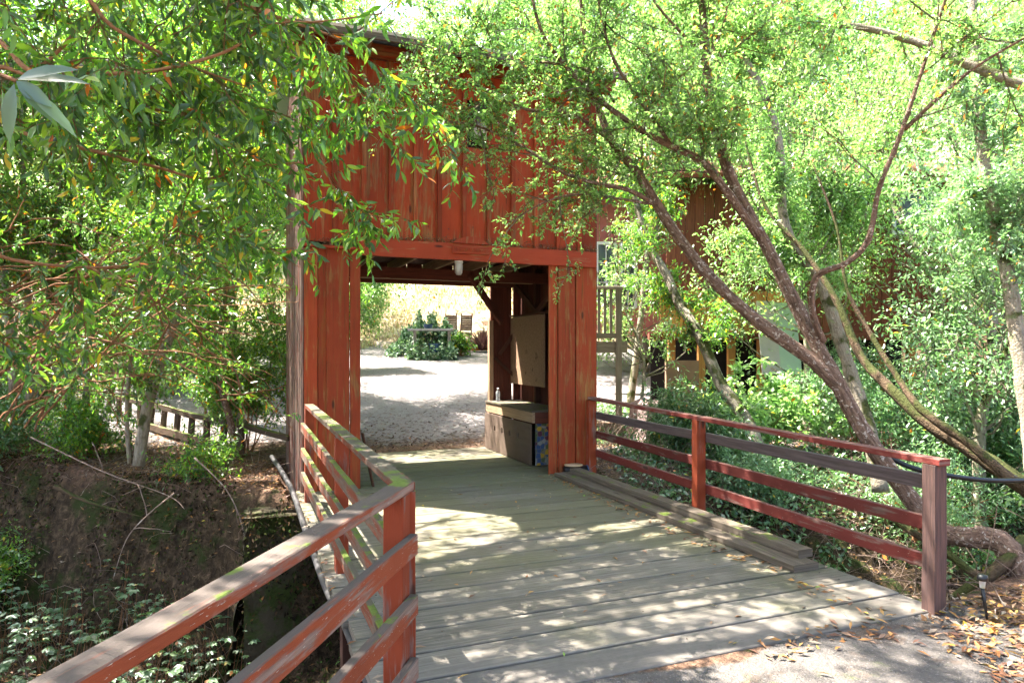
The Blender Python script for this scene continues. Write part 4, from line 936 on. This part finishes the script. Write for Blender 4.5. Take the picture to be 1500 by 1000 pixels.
# close sprig
M['sprig'] = leafmat('grey_green_leaves', [(.10, .15, .10), (.13, .18, .13), (.16, .22, .12)], trans=.25, rough=.35, spec=.7)
spg = at(22, 118, 1.05)
sp = thing('bay_sprig', spg, 'large grey green leaf sprig hanging closest to the camera at upper left', 'branch')
mb = MB(); mb.tube(smooth_path([at(-90, 60, 1.1), at(-30, 95, 1.08), spg]), .003, 6); mb.build('twig', M['bark_twig'], sp)
ds = [(-.02, 0, -.09), (.05, .01, -.05), (.09, .02, -.07), (.09, 0, .012), (.085, -.02, .02), (-.02, .02, .06), (.02, .03, .06), (.05, .03, .09), (.03, 0, -.02)]
PP = np.array([spg+np.array(d)*.05+(np.array([0, 0, .12]) if i > 4 and i != 8 else 0) for i, d in enumerate(ds)]); DD = np.array(ds, float)
V, F3, r = leaf_geo(PP-spg, DD, nrm(np.array([[.1, -.8, .5]]*9)+rng.normal(0, .25, (9, 3))), np.array([.09, .07, .105, .1, .095, .08, .08, .11, .06]), np.array([.024]*9), np.array([.1, .1, .7, .1, .5, .1, .1, .1, .1]), 1)
link_mesh('leaves', np_mesh('leaves', V, F3=F3, rnd=r), M['sprig'], sp)

# --- mid left saplings and coppice
def sapling(pts, r0, r1, label, n, seed, leaf=.08, mat=None, bm=None, sl=.8, group=None, name='sapling', n1=22, grav=-.02, t0=.3, thick=True):
    P = smooth_path(pts); t = thing(name, P[0], label, 'tree', group); rng = np.random.default_rng(seed)
    wood_mesh('trunk', t, bm or M['bark_pale'], [(P, r0, r1, 8)])
    if n:
        s1 = subs([P], n1, sl, rng, 1., .05, t0=t0, grav=grav); s2 = subs(s1, n1*2, sl*.5, rng, 1.)
        cr, tw = foliate('crown', t, s1+s2, n, .2, 9, leaf, .32, mat or M['bay'], None, rng, droop=.3, jitter=.02)
        stick_mesh('branches', t, M['bark_twig'], s1+s2, .007, .002, tw, .002)
    return t
sapling([at(203, 682, 8.3), at(215, 600, 8.4), at(235, 530, 8.5), at(262, 450, 8.7), at(285, 370, 8.9), at(310, 260, 9.1), at(330, 120, 9.4), at(340, 0, 9.6)], .075, .035, 'pale forked sapling growing from the left bank top', 1500, 41, sl=1.1)
sapling([at(190, 678, 8.35), at(186, 600, 8.3), at(195, 500, 8.3), at(215, 400, 8.4), at(222, 300, 8.4)], .028, .014, 'thin pale stem directly left of the forked sapling', 500, 42)
sapling([at(344, 640, 9.9), at(325, 570, 9.9), at(318, 520, 10), at(330, 440, 10.2), at(335, 360, 10.3), at(345, 260, 10.4)], .05, .02, 'dark curved sapling behind the picket fence near the gatehouse', 1400, 43, bm=M['bark_red'], sl=1.2)
k = 0
for bx, by, tx, ty in ((20, 560, -20, 200), (45, 575, 30, 120), (60, 580, 95, 160), (80, 585, 130, 240), (100, 585, 170, 200), (125, 580, 215, 330), (0, 570, -60, 300)):
    d0 = 9.5+k*.25
    sapling([at(bx, by+15, d0), at(bx+(tx-bx)*.2, by-110, d0), at(bx+(tx-bx)*.6, (by+ty)/2-40, d0+.2), at(tx, ty, d0+.4)], .06, .02,
            ['pale coppice stem at the far left edge leaning left', 'straight pale coppice stem near the left edge', 'middle pale coppice stem at left', 'pale coppice stem leaning right at left', 'fifth pale coppice stem leaning right', 'rightmost pale coppice stem leaning over the fence', 'coppice stem cut by the left edge'][k],
            800, 50+k, sl=1.1, group='coppice stems on the left bank', name='coppice_stem'); k += 1
# arching reddish brush at left
br = thing('arching_brush', (-6.5, 7.6, 0), 'tangle of arching reddish bare twigs at the left edge', 'brush'); rng = np.random.default_rng(61)
pa = []
for i in range(60):
    y0 = rng.uniform(5.2, 8.6); p0 = at(rng.uniform(-80, 60), rng.uniform(380, 640), y0); e = at(rng.uniform(90, 440), rng.uniform(320, 640), y0+rng.uniform(-.5, 1.5))
    pa.append(smooth_path([p0, p0*.6+e*.4+ZA*rng.uniform(.1, .5), e*.8+p0*.2+ZA*rng.uniform(.1, .4), e], 6)+rng.normal(0, .012, (19, 3)))
sb = subs(pa, 70, .6, rng, .8, .1)
stick_mesh('twigs', br, M['bark_twig'], pa+sb, .010, .003)['kind'] = 'stuff'
foliate('leaves', br, sb+pa, 620, .15, 7, .07, .35, M['bay'], None, rng, droop=.3)
# bushes
for i, (x, y, h, r, lb, zb) in enumerate([(-4.2, 10.6, 2.2, .9, 'bushy green shrub between the picket fence and the gatehouse', None), (-3.6, 11.8, 3.2, .8, 'taller shrub close to the left wall of the gatehouse', None), (-8.4, 11.8, 1.8, 1.6, 'dark shrub at the base of the coppice stems', None), (-6.0, 13.5, 1.2, .8, 'small shrub behind the middle of the picket fence', None)]):
    shrub(x, y, h, r, 1500 if i < 3 else 700, .08, M['bay'], 320+i, lb, group='shrubs on the left bank', wid=.34)

for i, (x, y, h, r, lb) in enumerate([(-7.6, 9.9, 1.1, .9, 'low brush at the far left on the bank top'), (-6.2, 9.9, .8, .7, 'low brush between the coppice stems and the fence'), (-9.0, 10.8, 1.6, 1.0, 'brush in front of the leftmost coppice stems'), (-6.9, 8.6, .9, .8, 'brush spilling over the left bank edge'), (-10.2, 12.6, 2.0, 1.3, 'brush standing behind the coppice stems'), (-3.9, 8.6, .45, .5, 'small brush on the bank top near the forked sapling')]):
    shrub(x, y, h, r, 900 if i < 5 else 260, .07, M['bay'] if i % 2 else M['ivy'], 340+i, lb, group='brush on the left bank top', wid=.36, stems=22)
# ivy mound beyond the gate
rng = np.random.default_rng(70)
c = at(612, 508, 25); c[2] = ZY(c[0], c[1])
iv = thing('ivy_mound', c, 'mound of variegated ivy beside the chairs beyond the gate', 'ivy')
n = 9000; th = rng.random(n)*6.28; q = np.sqrt(rng.random(n)); px = rng.uniform(570, 668, n)
hh = (1+.22*np.sin(px*.31)+.15*np.sin(px*.83+1))*np.interp(px, [570, 590, 605, 622, 640, 655, 668], [.15, .7, 1.15, 1.35, 1.2, 1.05, .9])
P = np.stack([(px-750)/1000*25, 25.1+rng.normal(0, .42, n), np.zeros(n)], 1); P[:, 2] = gz(P[:, 0], P[:, 1])+hh*rng.uniform(.0, 1, n)**.6*np.exp(-((P[:, 1]-25)/1.0)**2)
keep = ~((px > 618) & (px < 662) & (P[:, 2]-c[2] > .25) & (P[:, 2]-c[2] < .8) & (P[:, 1] < 25.3) & (rng.random(n) < .75)); P = P[keep]
nf_ = 1300; pxf = rng.uniform(596, 668, nf_); Pf = np.stack([(pxf-750)/1000*23.5, 23.5+rng.normal(0, .12, nf_), np.zeros(nf_)], 1); Pf[:, 2] = gz(Pf[:, 0], Pf[:, 1])+rng.random(nf_)**1.3*(.3+.35*np.sin(pxf*.25)**2); P = np.concatenate([P, Pf]); n = len(P)
V, F3, r = leaf_geo(P-c, rv(rng, n)+np.array([0, -.5, -.3]), rv(rng, n)+np.array([0, -.6, .7]), rng.uniform(.08, .14, n), rng.uniform(.07, .11, n), rng.random(n))
M['ivy2'] = leafmat('variegated_ivy', [(.06, .12, .06), (.10, .18, .09), (.3, .38, .26), (.16, .25, .14)], other=((.4, .45, .2), (.45, .5, .35)), trans=.2); link_mesh('leaves', np_mesh('leaves', V, F3=F3, rnd=r), M['ivy2'], iv)
mb = MB(); 
for i in range(14): mb.tube(curve(c+rng.normal(0, .3, 3)*[2, .3, 0]-ZA*.1, (rng.normal(0, .6), 0, 1), 1.0, rng), .02, 5)
mb.build('stems', M['bark_grey'], iv)
shrub((690-765)/1000*24.6, 24.6, .8, .35, 160, .11, M['bay'], 71, 'small bright green plant in front of the slatted chairs', group=None, name='leafy_plant', wid=.7, stems=14)
ag = at(706, 500, 25.8); ag[2] = ZY(ag[0], ag[1])+.05
a = thing('agave_plant', ag, 'dark red spiky agave plant right of the chairs', 'plant')
M['agave'] = leafmat('agave_leaves', [(.16, .06, .06), (.22, .09, .08), (.12, .05, .05)], other=((.3, .16, .12), (.2, .1, .1)), trans=.1)
n = 60; th = rng.random(n)*6.28; el = rng.uniform(.3, 1.5, n); D = np.stack([np.cos(th)*np.cos(el), np.sin(th)*np.cos(el), np.sin(el)], 1)
V, F3, r = leaf_geo(np.zeros((n, 3)), D, np.tile([0, -.5, .6], (n, 1)), rng.uniform(.6, 1.0, n), np.full(n, .1), rng.random(n)); link_mesh('leaves', np_mesh('leaves', V, F3=F3, rnd=r), M['agave'], a)

# unseen canopy trees, added and thinned to lay dappled shade on the bridge
def canopy(base, ctrs, label, seed, nl, leaf=.12):
    rng = np.random.default_rng(seed); base = np.array(base, float); base[2] = gzs(base[0], base[1])-.1
    t = thing('added_shade_tree', base, label, 'tree', 'unseen trees added to shade the bridge'); C = np.array(ctrs, float); mid = base*.5+C.mean(0)*.5; mid[:2] = base[:2]*.8+mid[:2]*.2
    lim = [smooth_path([base*.0+mid, mid*.5+c_*.5+ZA*.3, c_], 4) for c_ in C]
    wood_mesh('trunk', t, M['bark_grey'], [(smooth_path([base, base*.5+mid*.5, mid]), .2, .12, 10)]+[(l, .09, .02, 6) for l in lim])
    s1 = subs([l[3:] for l in lim], len(C)*6, 1.5, rng, 1.2, 0); s2 = subs(s1, len(C)*12, .7, rng, 1.1)
    cr, tw = foliate('crown', t, s1+s2, nl, .25, 9, leaf, .4, M['bay'], None, rng, jitter=.04, droop=.3)
    stick_mesh('branches', t, M['bark_grey'], s1+s2, .012, .004)
def ctr(seed, n, x0, x1, y0, y1, z0, z1):
    r = np.random.default_rng(seed); return np.stack([r.uniform(x0, x1, n), r.uniform(y0, y1, n), r.uniform(z0, z1, n)], 1)
canopy((-5.6, 3.2, 0), ctr(1, 46, -5.4, .8, 2.8, 9.4, 7.0, 9.4), 'unseen tall tree added left of the frame to shade the creek and bridge', 81, 2500, .10)
canopy((-3.4, -2.0, 0), ctr(2, 34, -5.5, .2, -2.0, 3.6, 5.6, 8.2), 'unseen tall tree added behind the camera at left to shade the approach', 82, 2100, .10)
canopy((-9.6, 6.2, 0), ctr(3, 64, -13.5, -5.5, 5.0, 15.5, 6.4, 9.2), 'unseen tall tree added at the far left to shade the creek bank', 83, 7200)
canopy((4.9, -1.6, 0), ctr(4, 24, -.5, 5.2, -2., 4.4, 5.8, 8.8), 'unseen tall tree added behind the camera at right for its shade', 84, 1500, .10)
far_tree(-4.25, 16.2, 9.0, 2.5, 60, 2900, .11, 174, 'tree added out of sight behind the gatehouse to shade the gravel', mat=M['bay'], low=.5, trunk_r=.08, group=None, tm=M['bark_pale'])  # hidden tree, added for its shade on the gravel
far_tree(2.35, 13.0, 4.4, .95, 26, 520, .08, 175, 'young thin tree partly screening the pink house wall and its window', low=.45, m=8, trunk_r=.04, group=None, tm=M['bark_pale'])
far_tree(5.6, 17.2, 12, 3.0, 80, 4200, .12, 173, 'dense tree standing over the house roof, nearest to it', low=.35, trunk_r=.14, group=None)
far_tree(-5.3, 13.4, 9.0, 2.2, 60, 3400, .10, 172, 'tall dense tree on the yard edge just left of the gatehouse', mat=M['bay'], low=.5, trunk_r=.08, group=None, tm=M['bark_pale'])

# ------------------------------------------------------------------ stuff: ground cover, litter, twigs, dry grass
rng = np.random.default_rng(90)
def scatter(n, x0, x1, y0, y1, cond):
    x = rng.uniform(x0, x1, n*3); y = rng.uniform(y0, y1, n*3); k = cond(x, y); return x[k][:n], y[k][:n]
# right bank cover
def on_bank(x, y): s = creek(x, y); u = x*CT+y*ST; return (u > 4.25) & (s > -1.8) & (y > 5.6-.0*x) & (fb(x, y, 1.7, 9) > -.35)
x, y = scatter(42000, 1.4, 12, 5.5, 14.5, on_bank); n = len(x); z = gz(x, y)+rng.random(n)**1.3*(.22+.22*np.clip(fb(x, y, 2.2, 10), -.8, 1.2))
P = np.stack([x, y, z], 1)
V, F3, r = leaf_geo(P, rv(rng, n)+[0, -.2, -.1], rv(rng, n)*.5+[0, -.15, .8], rng.uniform(.05, .10, n), rng.uniform(.03, .06, n), rng.random(n))
o = link_mesh('ground_cover', np_mesh('ground_cover', V, F3=F3, rnd=r), M['ivy']); props(o, 'dense low leafy vines covering the right creek bank', 'ground cover', kind='stuff')
# left creek plants: palmate leaf clusters
x, y = scatter(460, -7.5, -1.2, 3.0, 8.2, lambda x, y: (creek(x, y) > .7) & (x < -.35*y-.3) & (fb(x, y, 1.3, 12) > -.15)); A = []
PP, DD, NN, SS = [], [], [], []; STA, STB = [], []
for i in range(len(x)):
    b = np.array([x[i], y[i], gzs(x[i], y[i])]); h = rng.uniform(.25, .75); e = b+np.array([rng.normal(0, .15), rng.normal(0, .15), h]); STA.append(b); STB.append(e)
    for j in range(rng.integers(2, 5)):
        c_ = b+(e-b)*rng.uniform(.6, 1.)+np.array([rng.normal(0, .09), rng.normal(0, .09), 0]); n0 = nrm(np.array([rng.normal(0, .25), rng.normal(0, .25)-.15, 1])); a0 = rng.random()*6.28; s_ = rng.uniform(.035, .105)
        for q in range(5):
            an = a0+(q-2)*.75; PP.append(c_); DD.append((math.cos(an), math.sin(an), -.15)); NN.append(n0); SS.append(s_*(1-.14*abs(q-2)))
PP, DD, NN, SS = map(np.array, (PP, DD, NN, SS)); V, F3, r = leaf_geo(PP, DD, NN, SS, SS*.55, rng.random(len(PP)))
M['creek_leaf'] = leafmat('creek_leaves', [(.07, .14, .06), (.11, .18, .09), (.16, .24, .14), (.05, .09, .035), (.09, .15, .05)], other=((.25, .2, .05), (.3, .14, .05)), trans=.3, rough=.35, spec=.6, frac=.97)
o = link_mesh('creek_plants', np_mesh('creek_plants', V, F3=F3, rnd=r), M['creek_leaf']); props(o, 'pale lobed leaves of plants growing in the shaded creek at left', 'plants', kind='stuff')
V, F4 = stick_geo(np.array(STA), np.array(STB), .004, .002); me = np_mesh('creek_stems', V, F4=F4, rnd=np.zeros(len(F4))); me.uv_layers.new(name='UVMap')
o = link_mesh('creek_stems', me, M['bark_twig']); props(o, 'thin stems of the creek plants', 'plants', kind='stuff')
# grasses / small greens on left bank
# fallen leaves
M['litter'] = leafmat('fallen_leaves', [(.20, .085, .03), (.34, .15, .04), (.13, .06, .035), (.42, .22, .07), (.24, .14, .09), (.3, .22, .16)], other=((.55, .38, .05), (.2, .3, .05)), trans=.1, rough=.7, frac=.97)
def dens(x, y):
    s = creek(x, y); u = x*CT+y*ST; v = -x*ST+y*CT; path = (s < 0.02) & (v < 3.0); p = np.zeros(x.shape)
    p = np.where(path & (x > 2.1+.35*fb(x, y, 2, 20)) & (x < 6), 1., p); p = np.where(path & (x <= 2.3), .035*(fb(x, y, 1.5, 21) > 0), p)
    p = np.where((v > 2.75) & (v < 3.0) & (x > 1.0), .8*(fb(x, y, 5, 22) > .1), p)
    p = np.where((s > 0), .30, p); p = np.where((s > -1.6) & (s <= 0) & (v > 7) & ((u < .5) | (u > 4.4)), .75, p)
    p = np.where((v >= 3.0) & (v < 7.9) & (u > .6) & (u < 4.0), np.where((u > 3.45) & (u < 3.64), .55, .018), p)
    return rng.random(x.shape) < p
x, y = scatter(30000, -9, 7, 1.6, 13, dens); n = len(x); u = x*CT+y*ST; v = -x*ST+y*CT
z = np.where((v > 2.93) & (v < 10.5) & (u > .56) & (u < 4.02), .003, gz(x, y)+.004)+rng.random(n)*.012
P = np.stack([x, y, z], 1); D = rv(rng, n)*[1, 1, .18]+[0, 0, .05]
V, F3, r = leaf_geo(P, D, rv(rng, n)*.35+[0, 0, 1], rng.uniform(.035, .085, n), rng.uniform(.014, .03, n), rng.random(n))
x2, y2 = scatter(7500, 2.0, 6, 1.6, 5.4, lambda x, y: (creek(x, y) < .15) & (-x*ST+y*CT < 3.0) & (rng.random(x.shape) < ss((x-2.1-.3*fb(x, y, 2.3, 23))/1.2)))
n2_ = len(x2); P2_ = np.stack([x2, y2, gz(x2, y2)+.006+rng.random(n2_)*.03], 1)
V2, F32, r2 = leaf_geo(P2_, rv(rng, n2_)*[1, 1, .25]+[0, 0, .05], rv(rng, n2_)*.5+[0, 0, 1], rng.uniform(.04, .10, n2_), rng.uniform(.016, .032, n2_), rng.random(n2_))
F3 = np.concatenate([F3, F32+len(V)]); V = np.concatenate([V, V2]); r = np.concatenate([r, r2])
o = link_mesh('fallen_leaves', np_mesh('fallen_leaves', V, F3=F3, rnd=r), M['litter']); props(o, 'scattered orange and brown fallen leaves on the ground and planks', 'leaves', kind='stuff')
xg, yg = scatter(5200, -6, 3.5, 10.2, 16.5, lambda x, y: (-x*ST+y*CT > 10.55) & (rng.random(x.shape) < ss(1.15-((-x*ST+y*CT)-10.5)/4.2)*(.4+.6*(fb(x, y, 1.9, 51) > -.1)))); n = len(xg)
P = np.stack([xg, yg, gz(xg, yg)+.008], 1)
V, F3, r = leaf_geo(P, rv(rng, n)*[1, 1, .2], rv(rng, n)*.4+[0, 0, 1], rng.uniform(.05, .10, n), rng.uniform(.02, .035, n), rng.random(n))
M['litter_dark'] = leafmat('yard_litter', [(.10, .06, .045), (.16, .10, .07), (.07, .045, .035), (.2, .12, .08)], other=((.3, .14, .05), (.25, .18, .1)), trans=.05, rough=.8)
o = link_mesh('yard_leaf_litter', np_mesh('yard_leaf_litter', V, F3=F3, rnd=r), M['litter_dark']); props(o, 'brown fallen leaves scattered on the gravel behind the gatehouse', 'leaves', kind='stuff')
# moss tufts, roots and leaf bits that roughen the shaded left bank and the block
x, y = scatter(26000, -10, -1.6, 6.0, 12, lambda x, y: (creek(x, y) > -.05) & (creek(x, y) < 1.3) & (fb(x, y, 2.4, 41) > -.3)); n = len(x)
P = np.stack([x, y, gz(x, y)+rng.normal(.01, .025, n)], 1); nb_ = 3500; uu_ = rng.uniform(0, 1.6, nb_); zz_ = rng.uniform(-1.9, -.05, nb_)
PB_ = np.stack([uu_*CT-7.42*ST, uu_*ST+7.42*CT, zz_], 1)+rng.normal(0, .03, (nb_, 3)); P = np.concatenate([P, PB_]); n = len(P)
V, F3, r = leaf_geo(P, rv(rng, n)*.8+[.1, -.5, -.5], rv(rng, n)+[0, -.6, .5], rng.uniform(.02, .075, n), rng.uniform(.012, .035, n), rng.random(n))
M['tuft'] = leafmat('moss_tufts', [(.03, .02, .012), (.05, .06, .015), (.07, .045, .025), (.035, .05, .012), (.10, .06, .03), (.02, .015, .01)], other=((.2, .09, .03), (.12, .2, .05)), trans=.1, rough=.9, spec=.1, frac=.96)
o = link_mesh('moss_and_debris', np_mesh('moss_and_debris', V, F3=F3, rnd=r), M['tuft']); props(o, 'moss tufts and leaf debris clinging to the steep dark left bank', 'moss', kind='stuff')
# dry twigs
def tw_cond(x, y): s = creek(x, y); u = x*CT+y*ST; return ((s > -1.2) & (u > 4.3) & (y < 12)) | ((s > -1.2) & (u < .3) & (y > 4) & (rng.random(x.shape) < .5))
x, y = scatter(4200, -9, 8, 4, 12, tw_cond); pa = []
for i in range(len(x)):
    b = np.array([x[i], y[i], gzs(x[i], y[i])]); pa.append(curve(b, (rng.normal(0, .8), rng.normal(0, .8), rng.uniform(.0, 1.)), rng.uniform(.2, .9), rng, 5, .5, -.08))
V, F4 = None, None
A = np.concatenate([p[:-1] for p in pa]); B = np.concatenate([p[1:] for p in pa]); V, F4 = stick_geo(A, B, .004, .003); me = np_mesh('dry_twigs', V, F4=F4, rnd=np.zeros(len(F4)), smooth=True); me.uv_layers.new(name='UVMap')
M['bark_dead'] = bark('dead_twigs', (.20, .13, .10), (.38, .28, .22), (.5, .42, .35), .6)
o = link_mesh('dry_twigs', me, M['bark_dead']); props(o, 'tangled dry twigs and dead vines over both creek banks', 'twigs', kind='stuff')
# a few dead branches hanging on the left bank
for i, (pts, lb) in enumerate([([at(45, 640, 8.), at(150, 690, 7.6), at(245, 725, 7.4), at(270, 745, 7.3)], 'bare grey fallen branch on the upper left bank'),
                               ([at(255, 722, 7.2), at(215, 755, 7.1), at(185, 790, 7.), at(165, 850, 6.9)], 'forked dead branch hanging down the dark left bank'),
                               ([at(285, 670, 7.6), at(330, 715, 7.5), at(352, 760, 7.4), at(360, 800, 7.3)], 'thin dead branch hanging left of the concrete block'),
                               ([at(80, 712, 7.9), at(130, 735, 7.8), at(210, 757, 7.7)], 'short mossy log stuck in the left bank face')]):
    P = smooth_path(pts); mb = MB(); mb.tube(P, list(np.linspace(.009 if i < 3 else .03, .003, len(P))), 6)
    q = P[len(P)//2]; 
    if i < 3: mb.tube(curve(q, rng.normal(0, 1, 3), .45, rng), [.006, .005, .005, .004, .003, .002, .002], 5); mb.tube(curve(P[len(P)//3], rng.normal(0, 1, 3), .35, rng), [.005]*7, 5)
    props(mb.build('dead_branch', M['bark_dead'] if i < 3 else M['bark_moss']), lb, 'branch')
# dry grass on the slope
x, y = scatter(36000, -16, 6, 27.2, 44, lambda x, y: fb(x, y, 1.3, 30) > -.25); n = len(x); P = np.stack([x, y, gz(x, y)], 1)
M['dry'] = leafmat('dry_grass', [(.42, .31, .2), (.5, .41, .3), (.3, .19, .12), (.56, .48, .37)], other=((.35, .3, .1), (.45, .25, .12)), trans=.35, rough=.8)
V, F3, r = leaf_geo(P, rv(rng, n)*.5+[0, 0, 1], rv(rng, n), rng.uniform(.10, .34, n), rng.uniform(.02, .05, n), rng.random(n))
o = link_mesh('dry_grass', np_mesh('dry_grass', V, F3=F3, rnd=r), M['dry']); props(o, 'dry golden grass covering the slope beyond the yard', 'grass', kind='stuff')

# debris and moss caught on the header ledge
n = 1500; tt = rng.random(n); uq = UL+tt*(UR-UL); kz = np.where(uq < UO0, 2.765, 2.865-.012*tt)
P = np.stack([uq*CT-(VF-.03)*ST, uq*ST+(VF-.03)*CT, kz+np.abs(rng.normal(0, .02, n))*(1+1.2*np.sin(uq*5)**2)], 1)+np.outer(rng.uniform(-.025, .015, n), VA)
V, F3, r = leaf_geo(P-np.array(gh.location), rv(rng, n)+[0, 0, .2], rv(rng, n), rng.uniform(.012, .04, n), rng.uniform(.005, .012, n), rng.random(n))
M['debris'] = leafmat('ledge_debris', [(.10, .06, .03), (.16, .12, .06), (.07, .07, .02), (.2, .12, .07)], other=((.3, .26, .18), (.35, .2, .1)), trans=.05, rough=.9, frac=.9)
o = link_mesh('ledge_debris', np_mesh('ledge_debris', V, F3=F3, rnd=r), M['debris'], gh); o['kind'] = 'stuff'

# ------------------------------------------------------------------ light
el, dirx, diry = math.radians(62), -.90, .42
h = math.hypot(dirx, diry); to_sun = Vector((dirx/h*math.cos(el), diry/h*math.cos(el), math.sin(el)))
sun = bpy.data.lights.new('sun', 'SUN'); sun.energy = 5; sun.angle = math.radians(.5); sun.color = (1, .95, .87)
so = bpy.data.objects.new('sun', sun); col.objects.link(so); so.rotation_euler = (-to_sun).to_track_quat('-Z', 'Y').to_euler()
w = bpy.data.worlds.new('World'); sc.world = w; w.use_nodes = True; nt = w.node_tree
sky = nt.nodes.new('ShaderNodeTexSky'); sky.sky_type = 'NISHITA'; sky.sun_disc = False; sky.dust_density = 3.0; sky.ozone_density = .6; sky.sun_elevation = el; sky.sun_rotation = math.atan2(dirx, diry)
bg = nt.nodes['Background']; nt.links.new(sky.outputs[0], bg.inputs[0]); bg.inputs[1].default_value = .12
sc.view_settings.view_transform = 'Standard'; sc.view_settings.look = 'None'; sc.view_settings.gamma = 1; sc.view_settings.exposure = 2.9
sc.cycles.max_bounces = 6; sc.cycles.diffuse_bounces = 3; sc.cycles.glossy_bounces = 2; sc.cycles.transmission_bounces = 4; sc.cycles.use_adaptive_sampling = True; sc.cycles.adaptive_threshold = .03; sc.cycles.use_denoising = True
sc.cycles.sample_clamp_indirect = 6
